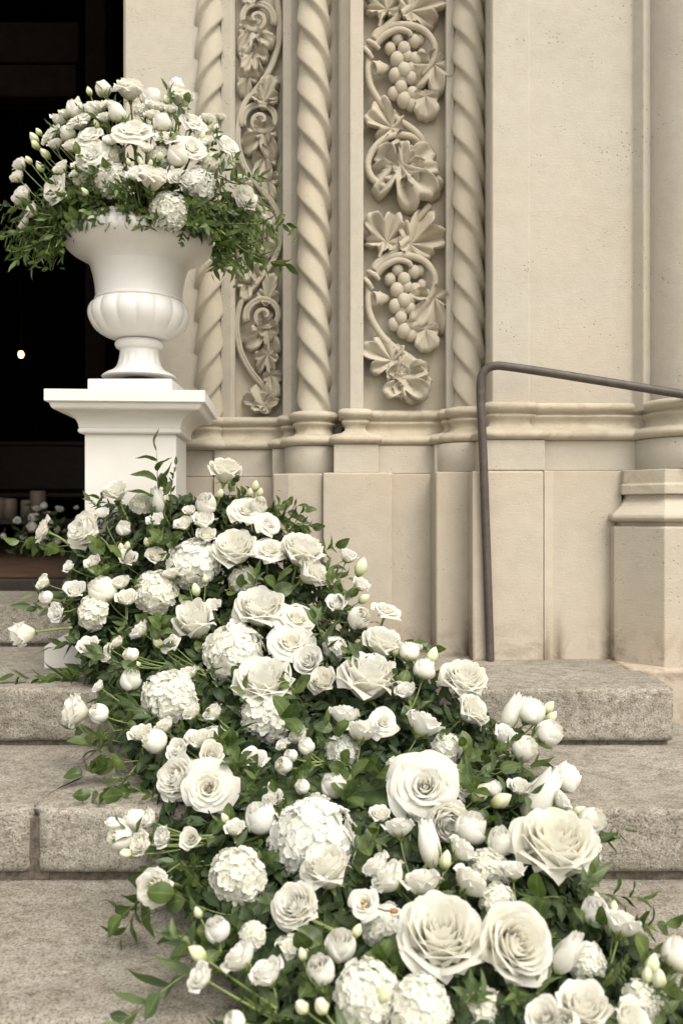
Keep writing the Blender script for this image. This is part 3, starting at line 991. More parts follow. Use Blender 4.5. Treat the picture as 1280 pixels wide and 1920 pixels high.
# ------------------------------------------------------------------ pedestal
PX, PY = -0.634, 2.664
PZ = FOOT + .002
ped = empty('pedestal', (PX, PY, PZ), label='square matt white pedestal with moulded cap carrying the urn', cat='pedestal')
ped.rotation_euler = (0, 0, math.radians(4))
def square_stack(name, prof, mat, parent, bev=0.0025):
    m = MB()
    n = 8
    rows = []
    for h, z in prof:
        row = []
        for sx, sy, ex, ey in ((-1, -1, 1, 0), (1, -1, 0, 1), (1, 1, -1, 0), (-1, 1, 0, -1)):
            for k in range(n):
                row.append((h * (sx + 2 * ex * k / n), h * (sy + 2 * ey * k / n), z))
        rows.append(row)
    b = m.grid(rows, closed=True)
    k = len(rows[0])
    m.cap([b + i for i in reversed(range(k))])
    m.cap([b + (len(rows) - 1) * k + i for i in range(k)])
    return bevel(add(name, m.mesh(name, mat, False), parent), bev)
z0 = E - PZ
square_stack('base', [(.226, 0), (.226, .062), (.215, .070), (.190, .078), (.165, .10), (.152, .116), (.146, .120), (.146, .128)], M_PED, ped)
square_stack('shaft', [(.1335, .128), (.1335, z0 + .244)], M_PED, ped)
cp = [(.137, z0 + .243), (.146, z0 + .2445), (.150, z0 + .249), (.150, z0 + .256), (.146, z0 + .259)]
for i in range(9):      # the big hollow under the slab
    a = PI / 2 * i / 8
    cp.append((.148 + .052 * (1 - math.cos(a)), z0 + .261 + .046 * math.sin(a)))
cp += [(.206, z0 + .308), (.211, z0 + .313), (.214, z0 + .321), (.214, z0 + .325), (.2265, z0 + .329), (.2265, z0 + .3626)]
o = square_stack('cap', cp, M_PED, ped, .003)

# ------------------------------------------------------------------ urn
UX, UD = -0.629, 2.66
UZ = E + .3632
urn = empty('urn', (UX, UD, UZ), label='glossy white campana urn with gadrooned belly holding the tall bouquet', cat='urn')
UK = UD / F
def uz(py): return E + (HZ - py) * UK - UZ
urn_parts = {}
m = MB(); m.box(-.125, .125, -.125, .125, 0, .046)
bevel(add('plinth', m.mesh('plinth', M_URN, False), urn), .004)
def ulathe(name, prof, n=96, mod=None):
    m = MB()
    pts = [Vector((h * UK, uz(y), 0)) for h, y in prof]
    fine = catmull(pts, 5)
    m.lathe([(max(.0005, p.x), p.y) for p in fine], 0, 0, n, mod)
    return add(name, m.mesh(name, M_URN), urn)
def flute(r, z, a):
    t = min(1, max(0, (z - uz(698)) / .02)) * min(1, max(0, (uz(662) - z) / .02))
    return r * (1 - .045 * t * (0.5 + 0.5 * math.cos(16 * a)) ** 2)
ulathe('stem', [(30, 709.5), (66, 709), (66, 705), (60, 701), (50, 696), (42, 688), (38, 676), (36, 664), (36, 658), (41, 655), (44.5, 650), (44.5, 645), (40, 640), (30, 637)], mod=flute)
def gad(r, z, a):
    t = min(1, max(0, (z - uz(634)) / .03)) * min(1, max(0, (uz(568) - z) / .008))
    return r * (1 + t * (.055 * (abs(math.cos(8 * a + .25)) ** .6 - .62)))
ulathe('gadroon', [(28, 640), (45, 637), (62, 632), (77, 622), (87, 609), (91.5, 596), (91, 584), (87, 575), (82, 570), (78, 568)], 264, gad)
ulathe('bowl', [(77, 570), (81, 567.5), (81, 563.5), (79.5, 561), (80.5, 545), (83.5, 525), (88, 508), (90, 500)])
def lip(r, z, a):
    t = min(1, max(0, (z - uz(470)) / .02))
    return r * (1 + .014 * t * math.cos(44 * a))
ulathe('rim', [(88, 506), (93, 498), (102, 490), (115, 483), (127, 476), (134.5, 468), (137, 460), (136, 452), (131, 444), (127, 441), (128, 436), (124, 431), (112, 430), (98, 440), (88, 470), (82, 520), (60, 560), (1, 565)], 220, lip)
# dark wet foam that the stems are pushed into
m = MB(); m.lathe([(.001, uz(452)), (98 * UK, uz(452)), (92 * UK, uz(425)), (70 * UK, uz(395)), (40 * UK, uz(380)), (.001, uz(375))], 0, 0, 24)
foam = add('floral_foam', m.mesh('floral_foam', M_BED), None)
foam.location = (UX, UD, UZ)
tag(foam, 'dark green wet foam hidden under the flowers inside the urn', 'floral foam')

# ------------------------------------------------------------------ handrail
hr = empty('handrail', (X(918, 2.56), 2.56, FOOT + .002), label='bent brown iron pipe handrail rising from the granite step', cat='handrail')
pts = [W(918.5, 1241, 2.56), W(917, 1190, 2.56), W(912, 1040, 2.56), W(905.5, 860, 2.555), W(901, 760, 2.55), W(900.5, 722, 2.55), W(903.5, 703, 2.548), W(913, 691, 2.545), W(928, 686, 2.54), W(948, 687, 2.535), W(1010, 696, 2.525), W(1120, 713.5, 2.505), W(1280, 739.5, 2.475), W(1500, 776, 2.44), W(1640, 800, 2.42)]
m = MB(); m.tube(catmull(pts, 8), .0128, 16)
wadd('pipe', m.mesh('pipe', M_IRON), hr)
m = MB(); m.tube([W(1600, 794, 2.425), (X(1600, 2.425), 2.425, FOOT - .02)], .0125, 12)
wadd('post', m.mesh('post', M_IRON), hr)

# ------------------------------------------------------------------ flowers: shapes
def petal_rows(ang, span, R, H, opn, curl, ruf, seed, nu=8, nv=9, z0=0.0, cup=0.75, notch=0.0):
    rows, at = [], []
    s1 = seed * 1.7
    for i in range(nu):
        u = i / (nu - 1)
        row, ar = [], []
        for j in range(nv):
            v = -1 + 2 * j / (nv - 1)
            wid = (0.42 + 0.58 * math.sin(min(1, u / .55) * PI / 2)) * (1 - .30 * max(0, (u - .55) / .45) ** 2)
            a = ang + v * span * wid
            hh = u * (1 - 0.36 * abs(v) ** 2.4 * u + notch * math.exp(-(v / .35) ** 2) * u)
            r = R * (0.22 + 0.78 * math.sin(u * PI / 2) ** cup)
            r += opn * R * u ** 1.8
            z = z0 + H * hh
            if u > .62:
                t = (u - .62) / .38
                r += curl * R * t * t * (1 - .15 * v * v)
                z -= curl * H * .55 * t ** 2.4 * (1 + .1 * v * v)
            r *= 1 + 0.07 * v
            w = ruf * u ** 2.2 * (math.sin(v * 3.4 + s1) + .6 * math.sin(v * 7.1 + s1 * 2.3))
            r += R * w
            z += H * w * .4
            row.append((r * math.cos(a), r * math.sin(a), z))
            ar.append(0.12 + .88 * u)
        rows.append(row)
        at.append(ar)
    return rows, at

def petal_mb(plist):
    m = MB()
    for kw in plist:
        r, a = petal_rows(**kw)
        m.grid(r, attr=a)
    return m

def norm_mesh(me, k, dz=0.0):
    c = np.empty(len(me.vertices) * 3, 'f')
    me.vertices.foreach_get('co', c)
    c = c.reshape(-1, 3)
    c[:, 2] += dz
    c *= k
    me.vertices.foreach_set('co', c.ravel())
    me.update()

def rmesh(m, name, mat):
    return mesh(name, m.v, m.f, mat, True, m.a)

def rose_kind(kind, seed):
    """returns dict(core mesh, [petal meshes], calyx mesh, height) for unit diameter"""
    rs = random.Random(seed)
    P = []
    if kind == 'open':
        n, Hm, O, C = 38, .62, .30, .46
    elif kind == 'cup':
        n, Hm, O, C = 46, .78, .10, .24
    elif kind == 'half':
        n, Hm, O, C = 22, .98, .0, .26
    else:       # blown, ragged
        n, Hm, O, C = 30, .56, .60, .34
    for i in range(n):
        t = i / (n - 1)
        R = .022 + .42 * t ** .72
        H = Hm * (.84 + .20 * math.sin(min(1, t * 1.6) * PI / 2) - .34 * t ** 2.6)
        P.append(dict(ang=i * 2.39996 + rs.uniform(-.25, .25), span=1.85 - .82 * t ** .6 + rs.uniform(-.08, .08), R=R, H=H * rs.uniform(.95, 1.05),
                      opn=O * t ** 1.6 * rs.uniform(.75, 1.2) - .42 * max(0, 1 - t * 2.2), curl=C * (.25 + .75 * t) * rs.uniform(.6, 1.3), ruf=.012 + .026 * t * rs.uniform(.5, 1.6),
                      seed=seed + i, nu=10 if t > .4 else 8, nv=13 if t > .4 else 9, z0=.03 * (1 - t), notch=rs.choice((0, .03, .05)) * t))
    k = int(n * .62)
    core = petal_mb(P[:k])
    outer = [petal_mb([p]) for p in P[k:]]
    vs = np.array(core.v + [v for o in outer for v in o.v])
    s = 1.0 / (2 * np.percentile(np.hypot(vs[:, 0], vs[:, 1]), 99.2))
    top = vs[:, 2].max() * s
    cm = rmesh(core, 'bloom', M_ROSE); norm_mesh(cm, s)
    pm = []
    for o in outer:
        me = rmesh(o, 'petal', M_ROSE); norm_mesh(me, s); pm.append(me)
    ca = MB()
    for i in range(5):
        a = 2 * PI * i / 5 + .3
        rows = []
        for (r, z, w) in ((.03, -.06, .03), (.07, -.03, .05), (.13, -.01, .045), (.19, -.035, .025), (.24, -.08, .003)):
            c, s_ = math.cos(a), math.sin(a)
            rows.append([(r * c - q * s_, r * s_ + q * c, z + abs(q) * .2) for q in (-w, 0, w)])
        ca.grid(rows)
    ca.lathe([(.02, -.13), (.05, -.11), (.07, -.05), (.06, 0.0), (.03, .02)], 0, 0, 10)
    return dict(core=cm, petals=pm, calyx=ca.mesh('calyx', M_STEM), top=top)

ROSES = {'O': [rose_kind('open', s) for s in (3, 14, 25, 36, 47)], 'C': [rose_kind('cup', s) for s in (5, 16, 27, 38)], 'H': [rose_kind('half', s) for s in (7, 18, 29)], 'B': [rose_kind('blown', s) for s in (9, 20, 31)]}

def lisi_kind(kind, seed):
    rs = random.Random(seed)
    P = []
    if kind == 'globe':     n, Hm, O, C, cup = 18, .60, -.50, .04, .45
    elif kind == 'round':   n, Hm, O, C, cup = 20, .55, -.02, .22, .62
    elif kind == 'open':    n, Hm, O, C, cup = 14, .58, .25, .50, .8
    elif kind == 'egg':     n, Hm, O, C, cup = 9, 1.25, -.55, .03, .50
    for i in range(n):
        t = i / (n - 1)
        R = (.06 if kind != 'open' else .17) + .36 * t ** .8
        P.append(dict(ang=i * 2.39996 + rs.uniform(-.2, .2), span=(1.9 - .65 * t if kind == 'globe' else 1.7 - .75 * t) + rs.uniform(-.08, .08), R=R, H=Hm * (.95 - .12 * t + .05 * rs.random()), opn=O * (.4 + .6 * t) if O < 0 else O * t, curl=C * t, ruf=.012 + .02 * t, seed=seed * 3 + i, nu=8, nv=9, z0=0.02, cup=cup, notch=.04 * t))
    m = petal_mb(P)
    vs = np.array(m.v)
    s = 1.0 / (2 * np.percentile(np.hypot(vs[:, 0], vs[:, 1]), 99.2))
    me = rmesh(m, 'bloom', M_LISI); norm_mesh(me, s)
    d = dict(core=me, top=vs[:, 2].max() * s)
    ca = MB()
    for i in range(5):
        a = 2 * PI * i / 5
        rows = []
        for (r, z, w) in ((.05, -.05, .03), (.16, -.01, .05), (.27, .06, .035), (.36, .19, .004)):
            c, s_ = math.cos(a), math.sin(a)
            rows.append([(r * c - q * s_, r * s_ + q * c, z) for q in (-w, 0, w)])
        ca.grid(rows)
    ca.lathe([(.03, -.10), (.09, -.06), (.12, 0.0), (.08, .04)], 0, 0, 8)
    d['calyx'] = ca.mesh('calyx', M_STEM)
    if kind == 'open':
        st = MB()
        for i in range(14):
            a, r = rs.uniform(0, 6.28), .13 * math.sqrt(rs.random())
            st.lathe([(.001, 0), (.018, .05), (.02, .30 * s / 1.0), (.032, .34 * s), (.02, .38 * s), (.001, .39 * s)], r * math.cos(a), r * math.sin(a), 6)
        d['stamen'] = st.mesh('stamens', M_STAMEN)
    return d
LISI = {'g': [lisi_kind('globe', s) for s in (2, 11, 31)], 'r': [lisi_kind('round', s) for s in (4, 13)], 'o': [lisi_kind('open', s) for s in (6, 15)], 'e': [lisi_kind('egg', s) for s in (8, 17)]}
def bud_kind():
    m = MB()
    rows, at = [], []
    for i in range(11):
        u = i / 10
        r = .5 * (math.sin(PI * min(1, u * .93 + .07)) ** .75) * (1 - .25 * u) + .002
        z = 1.5 * u
        rows.append([(r * (1 + .09 * math.cos(5 * (2 * PI * k / 20) + u * 5)) * math.cos(2 * PI * k / 20), r * (1 + .09 * math.cos(5 * (2 * PI * k / 20) + u * 5)) * math.sin(2 * PI * k / 20), z) for k in range(20)])
        at.append([u] * 20)
    m.grid(rows, closed=True, attr=at)
    return dict(core=rmesh(m, 'bud', M_BUD), top=1.5, calyx=LISI['g'][0]['calyx'])
BUD = bud_kind()

def hyd_kind(seed, n=120, flat=.78):
    """a dome of four-petalled florets"""
    rs = random.Random(seed)
    m = MB()
    for i in range(n):
        u = (i + .5) / n
        ph = math.acos(1 - u * 1.28)
        th = i * 2.39996 + rs.uniform(-.15, .15)
        nv = Vector((math.sin(ph) * math.cos(th), math.sin(ph) * math.sin(th), math.cos(ph)))
        R = .43 * rs.uniform(.90, 1.10)
        c = Vector((nv.x * R, nv.y * R, .22 + nv.z * R * flat))
        nv = (nv + Vector((rs.uniform(-.4, .4), rs.uniform(-.4, .4), rs.uniform(-.3, .3)))).normalized()
        q = Vector((0, 0, 1)).rotation_difference(nv) @ Quaternion((0, 0, 1), rs.uniform(0, 6.28))
        fs = rs.uniform(.075, .108)
        for k in range(4):
            a = PI / 2 * k + rs.uniform(-.15, .15)
            up = rs.uniform(.05, .55)
            rows, at = [], []
            for (l, w, h) in ((.06, .14, 0), (.36, .48, .16), (.68, .66, .28), (.95, .60, .30), (1.16, .36, .25), (1.24, .08, .2)):
                row = []
                for v in (-1, -.5, 0, .5, 1):
                    p = Vector((l, v * w, h * up * 1.6 + .16 * (v * v) * l + rs.uniform(-.012, .012)))
                    p = Quaternion((0, 0, 1), a) @ p
                    row.append(tuple(c + q @ (p * fs)))
                rows.append(row)
                at.append([.04 + .75 * l] * 5)
            m.grid(rows, attr=at)
    me = rmesh(m, 'flower_head', M_HYD)
    return dict(core=me, top=.22 + .43 * flat)
HYDS = [hyd_kind(s) for s in (1, 12, 23, 34)]

# leaves -----------------------------------------------------------
def leaf_mesh(name, L, Wd, shape, fold, droop, mat, seed=0, serr=0.0, n=9):
    """leaf along +Y, upper face +Z"""
    m = MB()
    rows, at = [], []
    for i in range(n):
        u = i / (n - 1)
        if shape == 'ovate': w = Wd * .5 * math.sin(PI * u ** .78) ** .85
        elif shape == 'lance': w = Wd * .5 * math.sin(PI * u ** .70) ** 1.15
        else: w = Wd * .5 * math.sin(PI * u ** .88) ** .62
        w = max(w, .0006)
        y = L * (u - .12 * droop * u * u)
        z = -droop * L * .45 * u * u + .02 * L * math.sin(u * 9 + seed)
        rows.append([(v * w * (1 + (serr * (1 if i % 2 else -1) if abs(v) == 1 else 0)), y, z + abs(v) * w * fold + .05 * w * math.sin(u * 11 + v * 3 + seed)) for v in (-1, -.5, 0, .5, 1)])
        at.append([abs(v) for v in (-1, -.5, 0, .5, 1)])
    m.grid(rows, attr=at)
    return rmesh(m, name, mat)
LF = {'narrow': [leaf_mesh('leaf', 1, .34, 'lance', .25, d, M_RUSC, s) for s, d in ((0, .2), (1, .5), (2, -.15))],
      'ovate': [leaf_mesh('leaf', 1, .62, 'ovate', .30, d, M_LEAF, s, .05, 13) for s, d in ((3, .3), (4, .7), (5, 0))],
      'lance': [leaf_mesh('leaf', 1, .34, 'lance', .35, d, M_LISL, s) for s, d in ((6, .4), (7, .8), (8, .1))],
      'broad': [leaf_mesh('leaf', 1, .66, 'broad', .18, d, M_LEAF, s, 0, 11) for s, d in ((9, .25), (10, .6), (11, .05))]}

def sprig_proto(kind, seed):
    """returns (stem mesh, [(leaf mesh, matrix)]) ; stem runs along +Z, unit length, tip drooping to +X"""
    rs = random.Random(seed)
    bend = rs.uniform(.15, .5)
    def P(t): return Vector((bend * t * t * .6, .06 * math.sin(t * 4 + seed), t * (1 - .18 * bend * t)))
    m = MB()
    m.tube([P(i / 9) for i in range(10)], [.011 * (1 - .7 * i / 9) for i in range(10)], 5)
    sm = m.mesh('stem', M_TWIG if kind == 'twig' else M_STEM)
    leaves = []
    spec = {'narrow': (15, .36, .16, .95), 'twig': (15, .19, .18, .9), 'ovate': (6, .46, .35, .9), 'lance': (8, .52, .2, .75), 'broad': (4, .60, .45, .85)}[kind]
    n, ll, t0, tilt = spec
    lk = {'twig': 'narrow'}.get(kind, kind)
    for i in range(n):
        t = t0 + (1 - t0) * i / (n - 1)
        az = (i % 2) * PI + rs.uniform(-.5, .5) + (PI / 2 if kind in ('narrow', 'lance') and i % 4 > 1 else 0)
        tl = tilt * rs.uniform(.75, 1.2) if i < n - 1 else .1
        L = ll * rs.uniform(.75, 1.1) * (1 - .25 * t)
        q = Quaternion((0, 0, 1), az) @ Quaternion((1, 0, 0), PI / 2 - tl)   # +Y leans away from the stem
        mt = Matrix.Translation(P(t)) @ q.to_matrix().to_4x4() @ Matrix.Rotation(rs.uniform(-.5, .5), 4, 'Y') @ Matrix.Scale(L, 4)
        leaves.append((rs.choice(LF[lk]), mt))
    return sm, leaves
SPRIG = {k: [sprig_proto(k, s + 40 * i) for i in range(4)] for s, k in enumerate(('narrow', 'twig', 'ovate', 'lance', 'broad'))}

def facing_quat(f, spin):
    f = Vector(f).normalized()
    return Vector((0, 0, 1)).rotation_difference(f) @ Quaternion((0, 0, 1), spin)

def place_sprig(kind, base, direction, length, label, group, spin=None, which=None):
    sm, leaves = SPRIG[kind][which if which is not None else rng.randrange(4)]
    nm = {'narrow': 'ruscus_sprig', 'twig': 'fine_leaved_sprig', 'ovate': 'rose_leaf_sprig', 'lance': 'lance_leaved_sprig', 'broad': 'broad_leaved_sprig'}[kind]
    q = facing_quat(direction, rng.uniform(0, 6.28) if spin is None else spin)
    t = empty(nm, base, label=label, cat='sprig', group=group)
    t.rotation_mode = 'QUATERNION'
    t.rotation_quaternion = q
    t.scale = (length,) * 3
    add('stem', sm, t)
    for me, mt in leaves:
        o = add('leaf', me, t)
        o.matrix_local = mt
    return t

def stem_mesh(p0, p1, d0, r0, r1, sag=0.0):
    """curved stem from p0 (leaving along d0) to p1"""
    p0, p1 = Vector(p0), Vector(p1)
    L = (p1 - p0).length
    c = p0 + Vector(d0).normalized() * L * .45
    m = MB()
    pts = []
    for i in range(9):
        t = i / 8
        p = (1 - t) ** 2 * p0 + 2 * t * (1 - t) * c + t * t * p1
        p.z -= sag * 4 * t * (1 - t)
        pts.append(p)
    m.tube(pts, [r0 + (r1 - r0) * i / 8 for i in range(9)], 7)
    return m.mesh('stem', M_STEM)
# ------------------------------------------------------------------ flowers: where they stand
DTAB = [(860, 2.47), (900, 2.45), (1000, 2.385), (1100, 2.31), (1200, 2.19), (1300, 2.01), (1400, 1.823), (1500, 1.636), (1600, 1.46), (1700, 1.31), (1800, 1.18), (1900, 1.066), (1960, 1.02)]
LTAB = [(880, 285), (930, 215), (980, 130), (1050, 105), (1100, 95), (1200, 105), (1270, 140), (1350, 185), (1450, 230), (1520, 275), (1600, 285), (1700, 320), (1760, 385), (1850, 425), (1920, 440)]
RTAB = [(880, 310), (920, 470), (980, 540), (1040, 590), (1100, 640), (1150, 690), (1200, 730), (1250, 800), (1300, 870), (1350, 930), (1400, 970), (1450, 1010), (1500, 1050), (1560, 1095), (1620, 1100), (1680, 1140), (1740, 1180), (1800, 1250), (1920, 1330)]
def dc(y): return lerp_tab(DTAB, y)
def lx(y): return lerp_tab(LTAB, y)
def rx(y): return lerp_tab(RTAB, y)
def cas_face(px, py, jit=.25):
    l, r = lx(py), rx(py)
    u = (px - (l + r) / 2) / max(60, (r - l) / 2)
    return (u * .65 + rng.uniform(-jit, jit), -.70 + rng.uniform(-jit, jit) * .5, .68 + rng.uniform(-jit, jit) * .6)
UC, UR = (262, 405), (225, 262)
def urn_d(px, py):
    fr_ = ((px - UC[0]) / UR[0]) ** 2 + ((py - UC[1]) / UR[1]) ** 2
    return 2.66 - .27 * math.sqrt(max(.01, 1 - fr_))
def urn_face(px, py, jit=.2):
    return ((px - UC[0]) / 190 + rng.uniform(-jit, jit), -.75, (UC[1] - py) / 260 + .10 + rng.uniform(-jit, jit))

def put_bloom(t, kd, mat_rot, size):
    t.rotation_mode = 'QUATERNION'
    t.rotation_quaternion = mat_rot
    t.scale = (size,) * 3

def anchor(c, where):
    """where the hidden end of a stem goes: into the foam of the urn or down into the bed"""
    if where == 'urn':
        return Vector((UX + (c.x - UX) * .25, UD + (c.y - UD) * .2, UZ + uz(420) + max(0, c.z - UZ - uz(420)) * .15))
    return c + Vector((0, .10, -.09))

def rose(kind, px, py, size, face, stem, label, where='bed', dd=0.0, group='white roses'):
    d = (urn_d(px, py) if where == 'urn' else dc(py)) + dd
    ks = ROSES[kind]
    k = ks[rng.randrange(len(ks))]
    s = size * (1.14 if where == 'urn' else 1.10) * d / F
    fv = Vector((face[0], -face[1], face[2])).normalized() if face else Vector(urn_face(px, py) if where == 'urn' else cas_face(px, py)).normalized()
    q = facing_quat(fv, rng.uniform(0, 6.28))
    c = W(px, py, d)
    base = c - fv * (k['top'] * .5 * s)
    t = empty('rose', base, label=label, cat='rose', group=group + (' in the urn' if where == 'urn' else ' in the stair cascade'))
    put_bloom(t, k, q, s)
    add('bloom', k['core'], t)
    for pm in k['petals']:
        add('petal', pm, t)
    add('calyx', k['calyx'], t)
    M = (Matrix.Translation(base) @ q.to_matrix().to_4x4() @ Matrix.Scale(s, 4)).inverted()
    p0 = base - fv * .03 * s
    p1 = W(stem[0], stem[1], d - .004) if stem else anchor(base - fv * .05, where)
    sm = stem_mesh(p0, p1, -fv, .0032, .0036)
    sm.transform(M)
    add('stem', sm, t)
    return t

def hydrangea(px, py, size, face, label, where='bed', dd=0.0, sy=1.0):
    d = (urn_d(px, py) if where == 'urn' else dc(py)) + .012 + dd
    k = HYDS[rng.randrange(4)]
    s = size * 1.08 * d / F
    fv = Vector((face[0], -face[1], face[2])).normalized() if face else Vector(urn_face(px, py) if where == 'urn' else cas_face(px, py)).normalized()
    q = facing_quat(fv, rng.uniform(0, 6.28))
    c = W(px, py, d)
    base = c - fv * .36 * s
    t = empty('hydrangea', base, label=label, cat='hydrangea', group='hydrangea heads in the urn' if where == 'urn' else 'hydrangea heads in the stair cascade')
    put_bloom(t, k, q, s)
    add('flower_head', k['core'], t)
    M = (Matrix.Translation(base) @ q.to_matrix().to_4x4() @ Matrix.Scale(s, 4)).inverted()
    sm = stem_mesh(base + fv * .3 * s, anchor(base - fv * .05, where), -fv, .004, .0035)
    sm.transform(M)
    add('stem', sm, t)
    return t

def spray(node, blooms, label, where='bed', dd=0.0):
    dn = urn_d(*node) + .05 if where == 'urn' else dc(node[1]) + .05
    n = W(node[0], node[1], dn)
    t = empty('lisianthus_spray', n, label=label, cat='lisianthus', group='lisianthus sprays in the urn' if where == 'urn' else 'lisianthus sprays in the stair cascade')
    for kind, px, py, size in blooms:
        if kind == 'g' and rng.random() < (.6 if where == 'urn' else .45): kind = 'r'
        d = (urn_d(px, py) if where == 'urn' else dc(py)) - .008 + dd
        c = W(px, py, d)
        k = BUD if kind == 'b' else LISI[kind][rng.randrange(len(LISI[kind]))]
        s = size * 1.25 * d / F
        if kind == 'b': s *= .8
        if kind == 'e': s *= 1.15
        out = Vector((c - n).normalized())
        fv = out * .75 + Vector((rng.uniform(-.2, .2), -.45 if kind != 'o' else -1.2, .35))
        fv.normalize()
        q = facing_quat(fv, rng.uniform(0, 6.28))
        loc = c - fv * k['top'] * .5 * s
        o = add('bud' if kind == 'b' else 'bloom', k['core'], t)
        o.rotation_mode = 'QUATERNION'
        o.rotation_quaternion = q
        o.location = loc - n
        o.scale = (s,) * 3
        cx = add('calyx', k['calyx'], o)
        if kind == 'b': cx.scale = (1.25,) * 3
        if 'stamen' in k: add('stamens', k['stamen'], o)
        sm = stem_mesh(loc - fv * .06 * s - n, Vector((rng.uniform(-.004, .004), 0, rng.uniform(-.01, .01))), -fv, .0014, .0019)
        add('stem', sm, t)
    # the common stem and a pair of clasping leaves
    an = anchor(n + Vector((0, .02, -.03)), where)
    add('stem', stem_mesh((0, 0, 0), an - n, an - n, .0019, .0026), t)
    for i in range(2):
        o = add('leaf', LF['lance'][rng.randrange(3)], t)
        o.rotation_euler = (rng.uniform(.1, .9), rng.uniform(-.5, .5), rng.uniform(-1.6, 1.6) + (PI if i else 0))
        o.scale = (rng.uniform(.04, .065),) * 3
    return t

def HP(o):
    """where a bloom stands as the camera sees it; sprays by the middle of their blooms"""
    pts = [o.location + c.location for c in o.children if c.name.split('.')[0] in ('bloom', 'bud')] if o.get('category') == 'lisianthus' else [o.location]
    q = sum(pts, Vector()) / len(pts)
    return (640 + q.x * F / q.y, HZ - (q.z - E) * F / q.y)

# the dark base under the cascade: foam cages hidden by packed leaves, resting on each step
bed = MB()
for y in range(960, 1960, 34):
    l, r = lx(y), rx(y)
    d = dc(y) + .135
    lev = [TREAD[k] for k in (1, 2, 3, 4)]
    zt = next((TREAD[k] for k in (1, 2, 3, 4) if d > DEP[k]), 0.0)
    x0, x1 = X(l + (r - l) * .20, d), X(l + (r - l) * .80, d)
    top = min(Z(y, d) - .04, zt + .22)
    if top - zt < .04: top = zt + .03
    nlump = max(2, int((x1 - x0) / .09))
    for i in range(nlump + 1):
        cx = x0 + (x1 - x0) * i / nlump
        rz = (top - zt) / 2 * (1.0 if 0 < i < nlump else .8)
        cz = zt + rz
        rows = []
        for a in range(9):
            th = -PI / 2 + PI * a / 8
            row = []
            for b in range(14):
                ph = 2 * PI * b / 14
                w = 1 + .25 * noise.noise(Vector((cx * 9 + math.cos(ph) * 2, y * .05 + a, math.sin(ph) * 2)))
                row.append((cx + .07 * w * math.cos(th) * math.cos(ph), d + .045 * w * math.cos(th) * math.sin(ph), cz + rz * math.sin(th)))
            rows.append(row)
        bed.grid(rows, closed=True, attr=[[.6] * 14] * 9)
def bed_leaf(mb, p, f, L, wd):
    q = facing_quat(f, rng.uniform(0, 6.28))
    rows, at = [], []
    for u, w in ((0, .05), (.3, .9), (.65, .85), (1, .03)):
        rows.append([tuple(p + q @ Vector((v * wd * w * .5, L * (u - .5), abs(v) * wd * .15 - .2 * L * (u - .4) ** 2))) for v in (-1, 0, 1)])
        at.append([1, 0, 1])
    mb.grid(rows, attr=at)
for i in range(12000):
    y = rng.uniform(935, 1975)
    l, r = lx(y) + 28, rx(y) - 28
    x = rng.uniform(l, r)
    d = dc(y) + rng.uniform(.06, .19)
    fv = Vector(cas_face(x, y, .7))
    L = rng.uniform(.025, .055)
    bed_leaf(bed, W(x, y, d), fv, L, L * rng.uniform(.3, .55))
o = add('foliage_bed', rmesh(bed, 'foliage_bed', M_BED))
tag(o, 'dense dark green leaves packed beneath the white flowers down the steps', 'foliage', kind='stuff')

